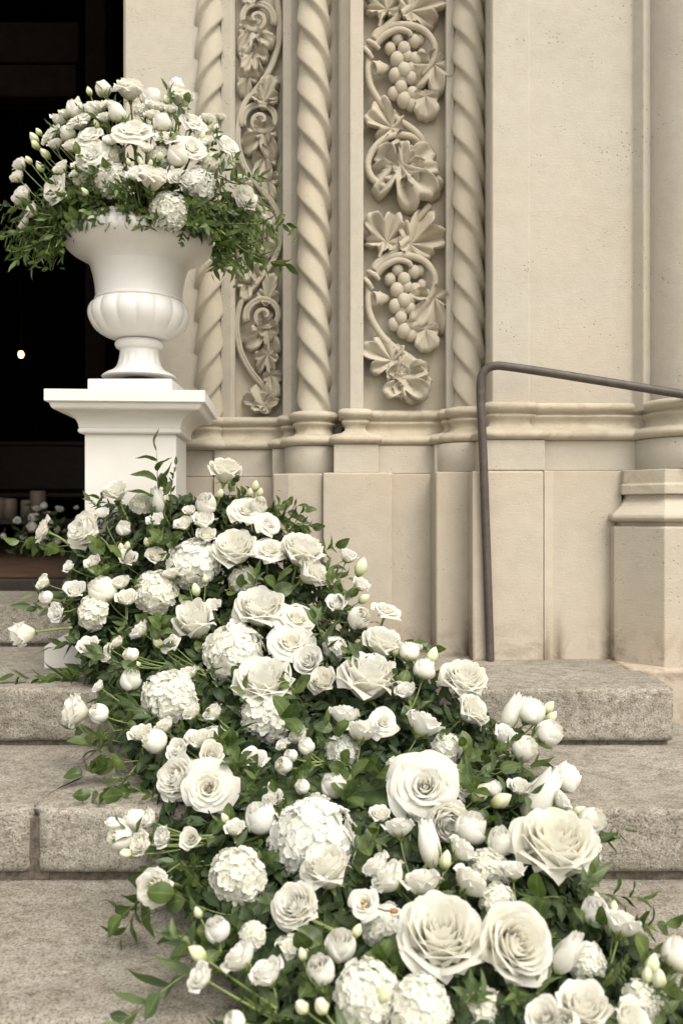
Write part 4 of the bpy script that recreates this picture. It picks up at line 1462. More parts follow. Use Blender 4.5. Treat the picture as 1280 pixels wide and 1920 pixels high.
# ---- roses of the cascade
R = [
 ('C', 422, 882, 60, (.15, .25, 1), (395, 965), 'rose standing tallest on a bare stem against the stone plinth'),
 ('C', 217, 922, 46, (-.2, .5, .8), (245, 985), 'small rose with one broad leaf in front of the white pedestal shaft'),
 ('B', 80, 995, 54, (-.9, .45, .35), (145, 1037), 'ragged rose leaning out on a bare stem before the dark doorway'),
 ('C', 160, 995, 66, (-.55, .75, .35), (210, 1035), 'full cream rose between the ragged doorway rose and the pedestal'),
 ('O', 462, 957, 64, (.1, .7, .7), None, 'open rose just below the buds near the tallest stem'),
 ('O', 502, 982, 50, (.5, .6, .5), None, 'smaller open rose tucked beside the rose below the buds'),
 ('C', 440, 1030, 80, (-.1, .6, .8), None, 'broad open rose above the paired rose and hydrangea heads'),
 ('O', 502, 1032, 64, (.1, .6, .8), None, 'open rose between the broad open rose and the plinth stones'),
 ('C', 565, 1033, 78, (.3, .35, .95), (540, 1120), 'flat open rose seen against the pale plinth with a leaf below'),
 ('C', 585, 1074, 62, (.65, .15, .5), None, 'rose turned away just under the flat open rose by the plinth'),
 ('H', 42, 1188, 48, (-.95, .3, -.1), (135, 1177), 'rose hanging out furthest over the bare granite by the doorway'),
 ('H', 365, 1165, 76, (-.2, .5, .85), None, 'egg shaped half open rose among small buds and grey leaves'),
 ('C', 487, 1142, 90, (0, .5, .9), None, 'large open rose above the lisianthus with the brown eye'),
 ('O', 555, 1162, 76, (.3, .5, .8), None, 'open rose close behind the large one above the brown eye'),
 ('O', 545, 1207, 90, (.1, .6, .8), None, 'wide rose resting against the largest upper hydrangea'),
 ('C', 493, 1280, 106, (-.05, .40, .95), (545, 1345), 'big rose with a visible green stem under the upper hydrangea'),
 ('C', 141, 1335, 62, (-.95, .25, .15), (195, 1345), 'rose facing sideways out over the riser below the pedestal'),
 ('C', 334, 1460, 78, (-.5, .7, .4), None, 'rose half hidden behind its twin at the rim over the cracked tread'),
 ('O', 391, 1477, 94, (.05, .9, .45), (520, 1525), 'wide cream rose facing the viewer with a thick stem above the cracked tread'),
 ('B', 724, 1145, 54, (.3, .3, .9), None, 'loose rose topping the slope beside the handrail stains'),
 ('C', 717, 1207, 74, (.3, .2, .9), None, 'rose seen from its side under the loose topmost slope rose'),
 ('C', 690, 1272, 110, (.1, .25, 1), None, 'very wide pale rose in the middle of the slope near the plinth foot'),
 ('C', 869, 1276, 82, (.1, .45, .9), (835, 1385), 'rose on a stout stem in front of the top granite riser'),
 ('C', 885, 1333, 62, (.6, .3, .6), None, 'rose nodding away right beneath the stout stemmed rose'),
 ('C', 604, 1277, 52, (-.3, .6, .7), None, 'small rose wedged beside the very wide pale rose'),
 ('B', 717, 1355, 58, (.1, .7, .6), None, 'loose rose behind the twin ranunculus shaped blooms'),
 ('B', 850, 1462, 88, (.6, .3, .6), None, 'loose rose backing the huge spiral rose'),
 ('O', 795, 1475, 128, (-.1, .85, .6), None, 'huge rose with a clear spiral heart in the mid slope'),
 ('C', 835, 1537, 76, (.2, .7, -.1), None, 'rose with hanging petals under the huge spiral rose'),
 ('C', 1100, 1578, 62, (.8, .3, .3), None, 'small rose peeping out behind the largest outer rose'),
 ('C', 1040, 1590, 150, (0, .30, 1), None, 'largest outer rose in front of the mossy step joint'),
 ('C', 612, 1630, 92, (-.3, .1, 1), (710, 1785), 'rose seen from below under the biggest hydrangea with a long stem'),
 ('C', 555, 1700, 84, (-.4, .6, .7), (625, 1745), 'cupped rose under the stemmed rose and biggest hydrangea'),
 ('C', 290, 1665, 64, (-.3, .8, .2), None, 'pale rose hidden by dark leaves over the lowest wide riser'),
 ('C', 825, 1760, 154, (-.05, .45, .9), (845, 1920), 'broad front rose of the pair in the lower centre'),
 ('C', 965, 1770, 130, (.25, .75, .6), (950, 1870), 'narrower front rose beside the broad one in the lower centre'),
]
for k_, px, py, s, f, st, lab in R:
    rose(k_, px, py, s, f, st, lab, dd=-.015 if s > 85 else 0)

H_ = [
 (265, 940, 44, (-.1, .6, .8), 'small hydrangea head pressed against the pedestal shaft', .02),
 (360, 1048, 96, (-.1, .75, .6), 'hydrangea head at the upper edge, below the pedestal corner', 0),
 (168, 1147, 66, (-.7, .7, .2), 'hydrangea head partly behind three round blooms near the white base', 0.01),
 (287, 1105, 82, (-.2, .8, .5), 'hydrangea head between the three round blooms and the egg shaped rose', .01),
 (437, 1218, 112, (0, .8, .55), 'largest upper hydrangea, under the open lisianthus with the brown eye', 0),
 (310, 1305, 102, (-.35, .8, .4), 'rounded hydrangea at the outer edge above the joint of two steps', 0),
 (500, 1340, 96, (0, .8, .5), 'hydrangea half hidden beneath the big rose with the green stem', .03),
 (585, 1577, 162, (-.1, .85, .5), 'biggest hydrangea of all, in the lower middle of the slope', 0),
 (437, 1650, 108, (-.5, .8, .1), 'tall hydrangea in shade between dark leaves and the biggest hydrangea', .02),
 (920, 1630, 80, (.2, .7, .6), 'hydrangea behind the paired front roses', .03),
 (935, 1690, 66, (.2, .8, .5), 'bit of hydrangea squeezed above the narrower front rose', .03),
 (722, 1742, 88, (-.2, .8, .5), 'hydrangea behind the broad front rose', .04),
 (685, 1866, 118, (-.2, .8, .5), 'hydrangea at the lower frame edge, half of a pair', 0),
 (790, 1890, 112, (.1, .8, .5), 'hydrangea at the lower frame edge, the half nearer the rose stem', .01),
 (1105, 1805, 70, (.3, .8, .4), 'blurred hydrangea beside the narrower front rose', .02),
 (840, 1402, 56, (.2, .8, .5), 'scrap of hydrangea above the huge spiral rose', .03),
 (470, 1755, 50, (-.4, .8, .3), 'small hydrangea piece below the tall shaded hydrangea', .02),
 (640, 1405, 60, (0, .8, .6), 'pale hydrangea scrap under the twin ranunculus shaped blooms', .05),
 (1215, 1880, 80, (.3, .8, .5), 'blurred hydrangea in the lowest corner by the bare tread', .03),
 (325, 1185, 40, (-.2, .8, .5), 'hydrangea scrap in the shade left of the egg shaped rose', .04),
 (455, 1085, 52, (0, .8, .5), 'hydrangea scrap between the broad open rose and the large open rose', .04),
 (630, 1215, 46, (.3, .8, .4), 'hydrangea scrap by the thin stems at the plinth', .05),
 (400, 1385, 50, (-.1, .8, .5), 'shaded hydrangea scrap over the wide cream rose', .05),
 (745, 1440, 44, (.1, .8, .5), 'hydrangea scrap touching the huge spiral rose', .05),
 (660, 1590, 46, (.1, .8, .4), 'hydrangea scrap squeezed beside the biggest hydrangea', .05),
 (540, 1790, 66, (-.2, .8, .4), 'hydrangea half buried in leaves below the cupped rose', .06),
 (905, 1900, 90, (0, .8, .5), 'hydrangea at the frame foot between the two front rose stems', .06),
]
for px, py, s, f, lab, dd in H_:
    hydrangea(px, py, s, f, lab, dd=dd)

SP = [
 ((375, 1035), [('r', 355, 957, 23), ('r', 382, 975, 40), ('g', 345, 982, 32), ('r', 387, 1003, 32)], 'four ruffled small blooms beside the pedestal edge'),
 ((472, 965), [('b', 479, 910, 15), ('b', 488, 922, 13), ('b', 469, 922, 12), ('g', 486, 947, 27)], 'cluster of pointed buds just right of the tallest rose'),
 ((305, 1015), [('g', 292, 975, 28), ('e', 295, 938, 20), ('b', 310, 935, 11)], 'two small blooms and a bud before the pedestal shaft'),
 ((225, 1030), [('g', 232, 990, 23), ('g', 192, 962, 26)], 'two little blooms against the foot of the pedestal shaft'),
 ((215, 1085), [('g', 175, 1055, 28), ('g', 130, 1062, 21)], 'pair of small blooms under the two doorway roses'),
 ((175, 1115), [('r', 82, 1092, 28), ('g', 87, 1120, 21), ('r', 107, 1147, 31)], 'three small blooms poking out over the door threshold'),
 ((237, 1165), [('g', 192, 1107, 44), ('g', 227, 1092, 34), ('g', 238, 1122, 37)], 'three round globe blooms in front of shaded hydrangeas'),
 ((370, 1185), [('b', 367, 1105, 18), ('r', 322, 1075, 30), ('r', 345, 1074, 24), ('b', 385, 1085, 12)], 'small blooms with long straight stems below the upper hydrangea'),
 ((445, 1250), [('o', 443, 1172, 34)], 'single open lisianthus with a brown eye above the large hydrangea'),
 ((385, 1265), [('o', 320, 1207, 35), ('b', 296, 1205, 18), ('r', 262, 1182, 36)], 'open lisianthus with a brown eye beside a green bud and grey leaves'),
 ((312, 1250), [('g', 220, 1205, 24), ('g', 203, 1214, 17), ('r', 200, 1232, 22), ('g', 246, 1228, 24), ('b', 257, 1245, 12)], 'spray of five little rose-like buds over the white base'),
 ((370, 1330), [('r', 352, 1262, 36)], 'single swirled bloom resting on the rounded edge hydrangea'),
 ((240, 1325), [('g', 185, 1287, 23)], 'single small bud above the sideways rose'),
 ((245, 1350), [('g', 186, 1337, 30)], 'single small bloom touching the sideways rose'),
 ((445, 1375), [('g', 361, 1333, 36), ('g', 400, 1337, 35)], 'two globes on one stem under the rounded edge hydrangea'),
 ((375, 1425), [('r', 307, 1362, 38), ('g', 290, 1390, 38), ('g', 334, 1407, 40), ('r', 372, 1387, 46), ('r', 397, 1412, 40)], 'five rounded blooms crowded above the wide cream rose'),
 ((605, 1435), [('r', 558, 1380, 38), ('g', 529, 1397, 23), ('g', 574, 1398, 26), ('g', 545, 1417, 21), ('g', 531, 1435, 27)], 'five tiny blooms in the dark green hollow of the slope'),
 ((605, 1505), [('g', 567, 1475, 23)], 'lone tiny bud just above the biggest hydrangea'),
 ((605, 1155), [('g', 653, 1042, 33), ('b', 677, 1062, 26), ('g', 677, 1096, 30), ('b', 683, 1122, 18), ('g', 674, 1158, 35)], 'long stemmed blooms fanned out against the bare plinth'),
 ((770, 1335), [('g', 767, 1222, 32), ('g', 783, 1214, 22), ('b', 810, 1229, 24), ('g', 795, 1254, 34), ('r', 760, 1295, 38), ('b', 741, 1218, 16)], 'upright thin stemmed cluster between the very wide rose and the handrail'),
 ((665, 1445), [('r', 645, 1340, 52), ('r', 677, 1370, 56)], 'twin ranunculus shaped blooms with round leaves'),
 ((730, 1455), [('r', 794, 1358, 64)], 'single ranunculus shaped bloom above the huge spiral rose'),
 ((900, 1425), [('e', 961, 1333, 27), ('g', 996, 1333, 43), ('r', 948, 1381, 48), ('g', 1030, 1374, 40), ('g', 982, 1403, 40), ('b', 1028, 1326, 20), ('b', 1034, 1344, 18)], 'cluster of globes jutting out furthest over the second tread'),
 ((800, 1695), [('r', 747, 1552, 52), ('e', 803, 1580, 32), ('b', 835, 1612, 25), ('r', 867, 1595, 54)], 'tall buds and two blooms under the spiral rose'),
 ((830, 1745), [('r', 882, 1655, 64), ('r', 790, 1655, 65), ('r', 730, 1647, 66), ('r', 705, 1625, 52)], 'row of four ruffled blooms above the broad front rose'),
 ((725, 1765), [('o', 683, 1695, 56)], 'open lisianthus showing its yellow middle near the orange berry'),
 ((850, 1535), [('b', 902, 1485, 31), ('b', 940, 1500, 30), ('g', 925, 1478, 25)], 'plump greenish buds beside the huge spiral rose'),
 ((960, 1565), [('g', 1060, 1458, 46), ('e', 1015, 1490, 42), ('r', 1052, 1502, 38), ('g', 1110, 1538, 39), ('b', 1085, 1520, 20)], 'scattered globes rising above the largest outer rose'),
 ((1130, 1855), [('r', 1165, 1732, 64), ('b', 1150, 1700, 16)], 'single blurred bloom standing over the lowest tread'),
 ((1240, 1905), [('g', 1272, 1790, 52), ('b', 1222, 1808, 28), ('b', 1235, 1835, 28), ('b', 1213, 1828, 22)], 'blurred bloom and buds cut by the frame edge'),
 ((1010, 1855), [('e', 1065, 1785, 34)], 'pointed bud next to the narrower front rose'),
 ((1080, 1965), [('r', 1092, 1885, 84), ('r', 1180, 1910, 64), ('r', 1020, 1905, 58), ('g', 1062, 1918, 42)], 'blurred round blooms along the bottom of the frame'),
 ((400, 1575), [('e', 222, 1546, 19), ('g', 252, 1537, 33), ('g', 277, 1537, 37), ('g', 226, 1572, 38), ('g', 265, 1582, 42), ('g', 305, 1570, 36), ('b', 235, 1600, 20), ('r', 357, 1572, 34)], 'sideways cluster of globes over the riser with the open joint'),
 ((520, 1905), [('b', 370, 1787, 28), ('g', 377, 1832, 48), ('r', 450, 1795, 62), ('r', 500, 1825, 60)], 'loose drooping blooms nearest the bottom left tread'),
 ((650, 1945), [('b', 565, 1887, 26), ('b', 602, 1885, 29), ('g', 440, 1915, 32), ('b', 720, 1862, 30)], 'pale green buds poking over the bottom hydrangea pair'),
 ((605, 1245), [('r', 577, 1240, 50)], 'single ruffled bloom beside the wide rose on the hydrangea'),
 ((965, 1695), [('g', 962, 1632, 44)], 'single globe just below the largest outer rose'),
]
for node, bl, lab in SP:
    spray(node, bl, lab + (' of white lisianthus' if 'lisianthus' not in lab else ''))

# ---- urn bouquet
RU = [
 ('C', 243, 167, 50, (0, .4, .9), 'topmost rose of the urn bouquet, against the dark doorway edge'),
 ('O', 150, 228, 58, (-.4, .5, .8), 'upper of the stacked rose pair on the dark side of the bouquet'),
 ('O', 170, 256, 52, (-.2, .7, .6), 'lower of the stacked rose pair on the dark side of the bouquet'),
 ('O', 173, 290, 60, (-.2, .9, .3), 'round rose facing out under the stacked pair in the urn'),
 ('O', 249, 248, 78, (0, .7, .7), 'biggest open rose in the middle of the urn bouquet'),
 ('B', 95, 252, 44, (-.6, .6, .5), 'loose rose beside tiny green buds at the dark edge of the bouquet'),
 ('B', 104, 353, 56, (-.5, .8, .2), 'lumpy loose rose low on the doorway side of the bouquet'),
 ('C', 287, 334, 56, (.1, .4, .9), 'cupped cream rose between hydrangeas just above the urn greenery'),
 ('O', 359, 279, 54, (.3, .8, .4), 'pointed cream rose with an egg shaped bloom beside it in the urn'),
 ('O', 363, 231, 50, (.4, .6, .6), 'full rose below the upper bud cluster on the column side'),
 ('C', 338, 182, 44, (.2, .4, .9), 'upright rose high in the bouquet in front of the plain jamb'),
 ('C', 458, 372, 46, (.6, .7, .3), 'lone rose low among leaves, closest to the carved scrolls'),
 ('O', 426, 273, 46, (.6, .6, .5), 'white rose behind feathery leaves in front of the twisted column'),
 ('B', 312, 258, 46, (.1, .6, .7), 'loose rose half hidden beside the biggest open urn rose'),
]
for k_, px, py, s, f, lab in RU:
    rose(k_, px, py, s, f, None, lab, 'urn')
for px, py, s, f, lab in (
 (205, 332, 70, (-.1, .9, .3), 'hydrangea in the front of the urn bouquet above the rim'),
 (375, 342, 60, (.4, .9, .2), 'hydrangea on the column side above the urn foliage'),
 (317, 392, 70, (.1, .9, 0), 'lowest hydrangea of the urn, hanging down over the greenery'),
 (207, 287, 44, (0, .8, .4), 'hydrangea scrap next to the round rose in the urn'),
 (270, 202, 38, (0, .6, .8), 'hydrangea scrap just below the topmost urn rose'),
 (152, 330, 38, (-.4, .8, .3), 'small hydrangea beside the lumpy loose rose'),
 (300, 290, 46, (0, .8, .5), 'hydrangea scrap behind the cupped cream rose in the urn'),
 (395, 300, 40, (.5, .7, .4), 'small hydrangea behind the pointed cream rose')):
    hydrangea(px, py, s, f, lab, 'urn', dd=.02)
for node, bl, lab in (
 ((235, 300), [('g', 194, 167, 24), ('b', 194, 197, 12), ('g', 172, 205, 23), ('g', 196, 220, 26), ('g', 219, 212, 28)], 'globes and a bud on long stems against the dark doorway top'),
 ((170, 330), [('g', 103, 270, 25), ('b', 64, 258, 16), ('b', 66, 270, 15), ('b', 85, 288, 16), ('b', 73, 247, 11)], 'tiny green buds fanned out at the doorway edge of the bouquet'),
 ((200, 330), [('g', 135, 273, 32), ('g', 127, 250, 24)], 'two globes behind the stacked rose pair'),
 ((140, 390), [('g', 38, 309, 26), ('g', 33, 332, 25), ('b', 75, 312, 15), ('b', 54, 300, 12)], 'two round blooms furthest out over the black doorway'),
 ((150, 400), [('r', 42, 368, 36), ('g', 59, 397, 28), ('g', 47, 419, 22)], 'three blooms low at the doorway edge above the skirt of leaves'),
 ((190, 370), [('r', 114, 315, 29), ('b', 158, 359, 14), ('g', 140, 325, 19)], 'small swirled bloom just above the lumpy loose rose'),
 ((265, 385), [('g', 253, 328, 28)], 'single globe beside the front urn hydrangea'),
 ((330, 345), [('g', 333, 292, 33), ('g', 331, 332, 27), ('r', 350, 336, 27)], 'egg shaped blooms beside the pointed cream rose'),
 ((330, 285), [('g', 331, 161, 24), ('g', 350, 183, 26), ('b', 296, 175, 13), ('b', 312, 188, 13)], 'highest globes and buds in front of the plain jamb'),
 ((360, 295), [('g', 390, 222, 26), ('g', 413, 220, 20), ('b', 405, 240, 12), ('b', 380, 255, 12)], 'two globes in front of the first twisted column'),
 ((300, 315), [('g', 304, 229, 29), ('g', 318, 205, 24), ('r', 285, 215, 26)], 'three small blooms right behind the biggest open urn rose'),
 ((400, 420), [('g', 498, 410, 19), ('g', 456, 336, 22)], 'two small blooms beside the carved scroll vine'),
 ((280, 335), [('g', 274, 277, 24), ('b', 300, 293, 13), ('b', 262, 300, 11)], 'small bloom with buds among leaves in the middle of the bouquet')):
    spray(node, bl, lab + ' of white lisianthus' if 'lisianthus' not in lab else lab, 'urn')

# small blooms that close the gaps, chosen where the bouquet shows least white
spots = []
for o in COL.objects:
    c_ = o.get('category')
    if c_ in ('rose', 'hydrangea'):
        x, y = HP(o)
        spots.append((x, y, o.scale[0] * F / o.location.y * .5))
    elif c_ == 'lisianthus':
        for ch in o.children:
            if ch.name.split('.')[0] in ('bloom', 'bud'):
                p = o.location + ch.location
                spots.append((640 + p.x * F / p.y, HZ - (p.z - E) * F / p.y, ch.scale[0] * F / p.y * .5))
FLOWERS = [(o['label'], HP(o)) for o in COL.objects if o.get('category') in ('rose', 'hydrangea', 'lisianthus')]
GAP = set()
def gap_label(x, y, phrase):
    for lab, (fx, fy) in sorted(FLOWERS, key=lambda t: (t[1][0] - x) ** 2 + (t[1][1] - y) ** 2)[:12]:
        rel = ('above the ' if y < fy else 'below the ') if abs(y - fy) > abs(x - fx) else ('on the doorway side of the ' if x < fx else 'on the handrail side of the ')
        t = phrase + ' ' + rel + lab.replace(' of white lisianthus', '')
        if len(t.split()) <= 16 and t not in GAP:
            GAP.add(t)
            return t
    return None
def fill(where, count, lo, hi):
    n_ = 0
    while n_ < count:
        best = None
        for k in range(60):
            if where == 'urn':
                a, r_ = rng.uniform(0, 2 * PI), math.sqrt(rng.random())
                x, y = UC[0] - 8 + 170 * r_ * math.cos(a), 270 + 92 * r_ * math.sin(a)
            else:
                y = 940 + 970 * rng.random()
                l, r_ = lx(y) + 40, rx(y) - 40
                x = rng.uniform(l, r_)
            sc = 1.0 if where == 'urn' else .55 + .45 * (y - 900) / 1000
            m_ = min(math.hypot(x - a_, y - b_) - c_ for a_, b_, c_ in spots) / sc
            if best is None or m_ > best[0]:
                best = (m_, x, y, sc)
        m_, x, y, sc = best
        s = rng.uniform(lo, hi) * sc
        kinds = rng.choice((['r'], ['r'], ['g'], ['g', 'b'], ['r', 'b', 'b']))
        bl = []
        for j, kd in enumerate(kinds):
            bl.append((kd, x + (rng.uniform(-1, 1) * s if j else 0), y - (rng.uniform(.5, 1.1) * s if j else 0), s if kd != 'b' else s * .42))
        lab = gap_label(x, y, 'small ruffled bloom' if kinds[0] == 'r' else 'small round bloom') or 'small white bloom tucked into a gap between bigger flowers'
        spray((x + rng.uniform(-15, 15), y + 45 * sc), bl, lab, where)
        for kd, bx, by, bs in bl:
            spots.append((bx, by, bs * .5))
        n_ += 1
fill('bed', 22, 40, 60)
fill('urn', 14, 20, 30)

# ---- greenery: each sprig is told apart by the flower it grows next to
FLOWERS = [(o['label'], HP(o)) for o in COL.objects if o.get('category') in ('rose', 'hydrangea', 'lisianthus')]
USED = set()
def near_label(o, phrase):
    M = Matrix.Translation(o.location) @ o.rotation_quaternion.to_matrix().to_4x4() @ Matrix.Scale(o.scale[0], 4)
    p = M @ Vector((.1, 0, .55))
    x, y = 640 + p.x * F / p.y, HZ - (p.z - E) * F / p.y
    for lab, (fx, fy) in sorted(FLOWERS, key=lambda t: (t[1][0] - x) ** 2 + (t[1][1] - y) ** 2)[:20]:
        rel = ('above the ' if y < fy else 'below the ') if abs(y - fy) > abs(x - fx) else ('on the doorway side of the ' if x < fx else 'on the handrail side of the ')
        lab = lab.replace(' of white lisianthus', '')
        t = phrase + ' ' + rel + lab
        if len(t.split()) <= 16 and t not in USED:
            USED.add(t)
            o['label'] = t
            return
# ---- greenery of the urn
mu = MB()
for i in range(3000):
    u_ = rng.random()
    if u_ < .45:      x, y = rng.uniform(80, 440), rng.gauss(405, 17)
    elif u_ < .70:    x, y = rng.gauss(92, 38), rng.gauss(440, 24)
    else:             x, y = rng.gauss(432, 36), rng.gauss(430, 34)
    if 118 < x < 402 and y > 430: continue
    k_ = ((x - 262) / 225) ** 2
    d = 2.66 - .22 * math.sqrt(max(0, 1 - min(1, k_))) + rng.uniform(-.01, .07)
    L = rng.uniform(.022, .042)
    bed_leaf(mu, W(x, y, d), Vector(((x - 262) / 200 + rng.uniform(-.7, .7), -.7, rng.uniform(-.4, .9))), L, L * rng.uniform(.28, .42))
o = add('urn_foliage', rmesh(mu, 'urn_foliage', M_RUSC))
tag(o, 'dense skirt of small green leaves spilling around the urn rim', 'foliage', kind='stuff')
G1 = 'leafy sprigs skirting the urn rim'
LB1 = 'narrow green leaves on a sprig drooping in the skirt round the urn rim'
for i in range(84):
    a = rng.uniform(0, 2 * PI) if i < 20 else rng.uniform(PI * 1.0, PI * 2.0)     # mostly the side one sees
    cs, sn = math.cos(a), math.sin(a)
    rr = rng.uniform(.10, .20)
    zz = UZ + uz(rng.uniform(385, 440))
    side = abs(cs)
    base = Vector((UX + rr * cs, UD + rr * sn * .9, zz))
    dr = Vector((cs * 1.2, sn * .8, rng.uniform(-.65, .35) * (0.4 + .8 * side)))
    tp = base + dr.normalized() * .11
    tx, ty = 640 + tp.x * F / tp.y, HZ - (tp.z - E) * F / tp.y
    if sn < 0 and 112 < tx < 400 and ty > 445: continue        # the flaring lip of the urn stays bare there
    near_label(place_sprig(rng.choice(('narrow', 'narrow', 'twig')), base, dr, rng.uniform(.10, .13) + .06 * side * rng.random(), LB1, G1), ('drooping' if dr.z < -.2 else 'outstretched' if dr.z < .15 else 'rising') + (' urn leaves' if i % 2 else ' urn greenery'))
for (bx, by, tx, ty, L) in ((110, 430, 0, 445, .19), (100, 430, 40, 500, .16), (100, 440, 75, 510, .14), (95, 430, 55, 470, .14), (400, 430, 530, 500, .24), (400, 440, 450, 515, .18), (420, 420, 520, 440, .19), (410, 430, 425, 520, .15), (380, 350, 440, 290, .14), (400, 360, 480, 310, .15), (110, 400, 20, 400, .16), (345, 425, 345, 455, .07), (400, 440, 412, 500, .12)):
    b, t_ = W(bx, by, 2.50), W(tx, ty, 2.46)
    near_label(place_sprig('narrow', b, t_ - b, L, LB1, G1), 'long narrow urn sprig')
G2 = 'leafy sprigs between the urn flowers'
LB2 = 'green leaves showing between the white flowers of the urn'
for i in range(55):
    px, py = rng.gauss(262, 85), rng.uniform(215, 430)
    if ((px - 262) / 170) ** 2 + ((py - 405) / 235) ** 2 > 1: continue
    d = urn_d(px, py) + .085
    near_label(place_sprig(rng.choice(('narrow', 'lance', 'ovate', 'twig')), W(px, py, d), urn_face(px, py, .6), rng.uniform(.07, .115), LB2, G2), 'short green leaves')

for i in range(34):
    a = rng.uniform(PI * 1.08, PI * 1.92)
    cs, sn = math.cos(a), math.sin(a)
    base = Vector((UX + .17 * cs, UD + .17 * sn, UZ + uz(rng.uniform(385, 425))))
    near_label(place_sprig(rng.choice(('narrow', 'narrow', 'ovate')), base, Vector((cs * .9, sn * .8, rng.uniform(-.15, .6))), rng.uniform(.075, .105), LB1, G1), 'short leaves at the urn rim')
# ---- greenery of the cascade
names = {'narrow': ('narrow leaved green sprig between white flowers on the steps', 'narrow leaved sprigs in the stair cascade'),
         'twig': ('fine leaved twig between white flowers on the steps', 'fine leaved twigs in the stair cascade'),
         'ovate': ('rose foliage with oval leaves between white flowers on the steps', 'rose foliage in the stair cascade'),
         'lance': ('grey green lisianthus foliage between white flowers on the steps', 'lisianthus foliage in the stair cascade'),
         'broad': ('broad glossy leaves between white flowers on the steps', 'broad leaves in the stair cascade')}
for i in range(235):
    y = 945 + 985 * ((i + rng.random()) / 235)
    l, r = lx(y), rx(y)
    u = rng.uniform(-1, 1)
    u = math.copysign(abs(u) ** .8, u)
    x = (l + r) / 2 + u * (r - l) / 2 * .92
    f = Vector(cas_face(x, y, .5))
    if abs(u) > .7:
        f = Vector((u * 1.3, -.4, rng.uniform(-.25, .6)))
    L = rng.uniform(.085, .15) * (1 - .18 * (y > 1500))
    d = dc(y) + .07 + .035 * rng.random()
    k = rng.choice(('narrow', 'ovate', 'ovate', 'ovate', 'lance', 'lance', 'twig', 'broad', 'broad'))
    for tt in (.45, .75, 1.0):          # leaves grow between the blooms, not across their hearts
        tp = W(x, y, d) + f.normalized() * L * tt
        tx, ty = 640 + tp.x * F / tp.y, HZ - (tp.z - E) * F / tp.y
        if any(math.hypot(tx - a_, ty - b_) < c_ * .85 for a_, b_, c_ in spots if c_ > 20):
            d += .035
    if k == 'broad': L *= .85
    near_label(place_sprig(k, W(x, y, d), f, L, *names[k]), {'narrow': 'narrow leaves', 'twig': 'fine leaves', 'ovate': 'oval leaves', 'lance': 'grey leaves', 'broad': 'broad leaves'}[k])

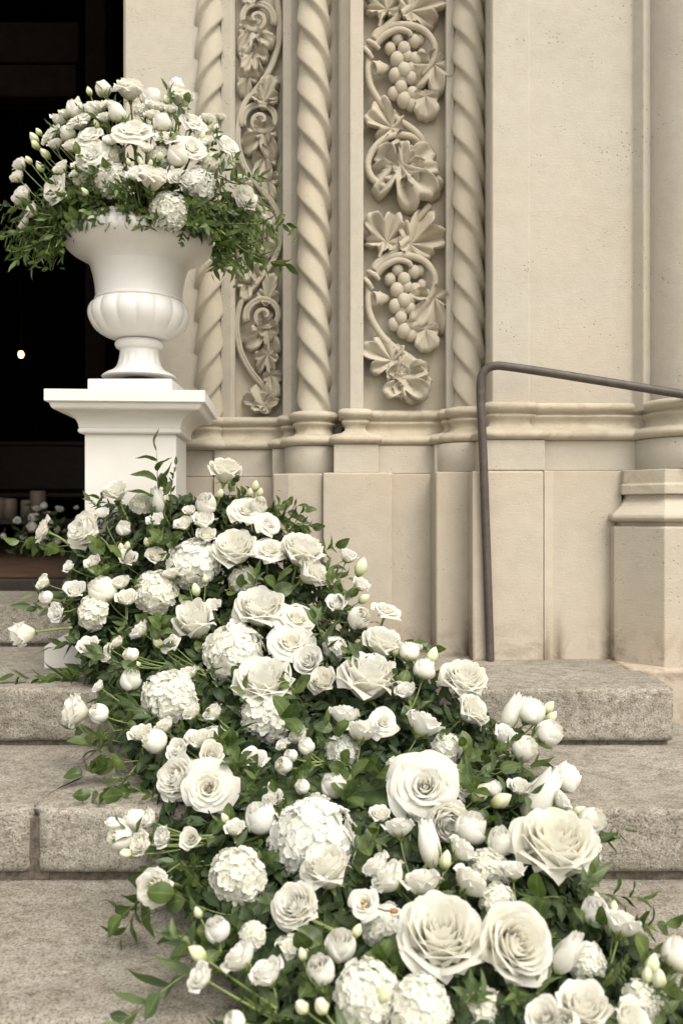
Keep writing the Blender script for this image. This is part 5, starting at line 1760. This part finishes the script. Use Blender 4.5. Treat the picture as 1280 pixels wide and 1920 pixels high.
# sprigs that stand clear of the mass, each where the photo shows it
for k, bx, by, tx, ty, L, d, lab in (
 ('ovate', 322, 985, 278, 838, .20, 2.40, 'tall leafy twig rising in front of the white pedestal'),
 ('twig', 318, 985, 318, 860, .18, 2.40, 'thin twig beside the tall leafy twig at the pedestal'),
 ('twig', 295, 1070, 298, 960, .15, 2.34, 'hanging fine leaves in front of the pedestal foot'),
 ('broad', 215, 1075, 185, 1010, .11, 2.36, 'big dark leaf pair below the cream doorway rose'),
 ('broad', 265, 1085, 230, 1040, .11, 2.35, 'big dark glossy leaves under the pedestal edge'),
 ('lance', 190, 1195, 100, 1205, .13, 2.28, 'pale leaf blade below the hanging doorway rose'),
 ('ovate', 200, 1255, 70, 1265, .20, 2.26, 'sprig trailing flat over the upper tread at the doorway side'),
 ('narrow', 180, 1255, 25, 1280, .21, 2.26, 'longest trailing sprig over the upper tread'),
 ('narrow', 215, 1240, 110, 1270, .16, 2.24, 'bushy dark sprig on the tread by the white base'),
 ('lance', 260, 1370, 165, 1372, .12, 1.93, 'grey leaves pointing out under the sideways rose'),
 ('ovate', 250, 1430, 155, 1385, .13, 1.86, 'dark oval leaves over the joint under the upper riser'),
 ('ovate', 260, 1440, 175, 1535, .17, 1.80, 'hanging dark sprig over the cracked tread'),
 ('ovate', 300, 1440, 225, 1520, .15, 1.80, 'second hanging sprig next to the cracked tread'),
 ('ovate', 330, 1620, 250, 1560, .12, 1.50, 'dark sprig behind the sideways cluster of globes'),
 ('ovate', 320, 1640, 235, 1750, .15, 1.44, 'lowest hanging dark sprig with a folded leaf'),
 ('ovate', 340, 1620, 265, 1690, .13, 1.44, 'dark leaves falling across the pale hidden rose'),
 ('lance', 380, 1790, 330, 1730, .08, 1.20, 'bright blade standing over the lower tread'),
 ('lance', 400, 1810, 245, 1870, .15, 1.20, 'single long leaf reaching over the bottom tread'),
 ('broad', 640, 1415, 612, 1365, .09, 1.84, 'round leaves beneath the twin ranunculus shaped blooms'),
 ('broad', 640, 1530, 668, 1480, .09, 1.66, 'wide dewy dark leaf above the biggest hydrangea'),
 ('broad', 570, 1340, 558, 1270, .10, 2.0, 'upright folded leaves beside the big stemmed rose'),
 ('ovate', 630, 1180, 640, 1090, .14, 2.30, 'dark leaves at the fan of long stemmed blooms'),
 ('lance', 600, 1190, 640, 1120, .13, 2.28, 'grey foliage against the plinth below the fan of blooms'),
 ('lance', 900, 1430, 965, 1385, .10, 1.80, 'grey foliage clasping the jutting globe cluster'),
 ('lance', 880, 1470, 1000, 1440, .12, 1.74, 'leaf tips over the second tread under the globe cluster'),
 ('broad', 880, 1430, 880, 1380, .075, 1.84, 'upright oval leaf left of the jutting globe cluster'),
 ('broad', 640, 1800, 600, 1760, .085, 1.22, 'broad leaf beneath the cupped rose near the front'),
 ('broad', 1050, 1690, 1000, 1670, .085, 1.32, 'broad pale leaf right under the largest outer rose'),
 ('lance', 1090, 1700, 1120, 1640, .10, 1.34, 'tangled grey leaves beside the lowest tread edge'),
 ('narrow', 1180, 1850, 1280, 1860, .11, 1.12, 'blurred sprig pointing out at the frame edge'),
 ('lance', 870, 1880, 905, 1850, .08, 1.12, 'dark blade between the two front rose stems')):
    b, t_ = W(bx, by, d + .03), W(tx, ty, d - .02)
    place_sprig(k, b, t_ - b, max(L, (t_ - b).length * .95), lab, 'sprigs standing clear of the cascade')

# orange berry caught between the petals
m = MB(); m.lathe([(.001, -.006), (.005, -.004), (.0065, 0), (.005, .004), (.001, .006)], 0, 0, 12)
mb_, nt, p = nodes_of('orange_berry')
p.inputs['Base Color'].default_value = (.36, .15, .05, 1)
be = empty('berry_twig', W(738, 1708, 1.27), label='orange berry on a brown twig under the row of four blooms', cat='berry')
o = add('berry', m.mesh('berry', mb_), be); o.scale = (1.1, .8, .6)
m = MB(); m.tube([(0, 0, 0), (-.012, .002, -.001), (-.024, .004, .002)], .0012, 6); add('twig', m.mesh('twig', M_TWIG), be)

# ---- white flowers on the floor inside the church
ins = empty('floor_bouquet', (X(92, 5.45), 5.45, FI), label='dim white flower arrangement on the church floor behind the door', cat='bouquet')
m = MB()
r2 = random.Random(4)
for i in range(420):
    v = Vector((r2.gauss(0, .11), r2.gauss(0, .08), abs(r2.gauss(.10, .07))))
    bed_leaf(m, v, Vector((r2.uniform(-1, 1), -.6, r2.uniform(-.2, 1))), .06, .025)
o = add('leaves', rmesh(m, 'leaves', M_BED), ins); o['kind'] = 'stuff'
for i in range(34):
    o = add('bloom', LISI['gr'[i % 2]][i % 2]['core'], ins)
    o.location = (r2.gauss(0, .11), -.05 + r2.gauss(0, .06), min(.30, abs(r2.gauss(.13, .08)) + .02))
    o.scale = (r2.uniform(.035, .07),) * 3
    o.rotation_euler = (r2.uniform(.2, 1.2), 0, r2.uniform(-1, 1))
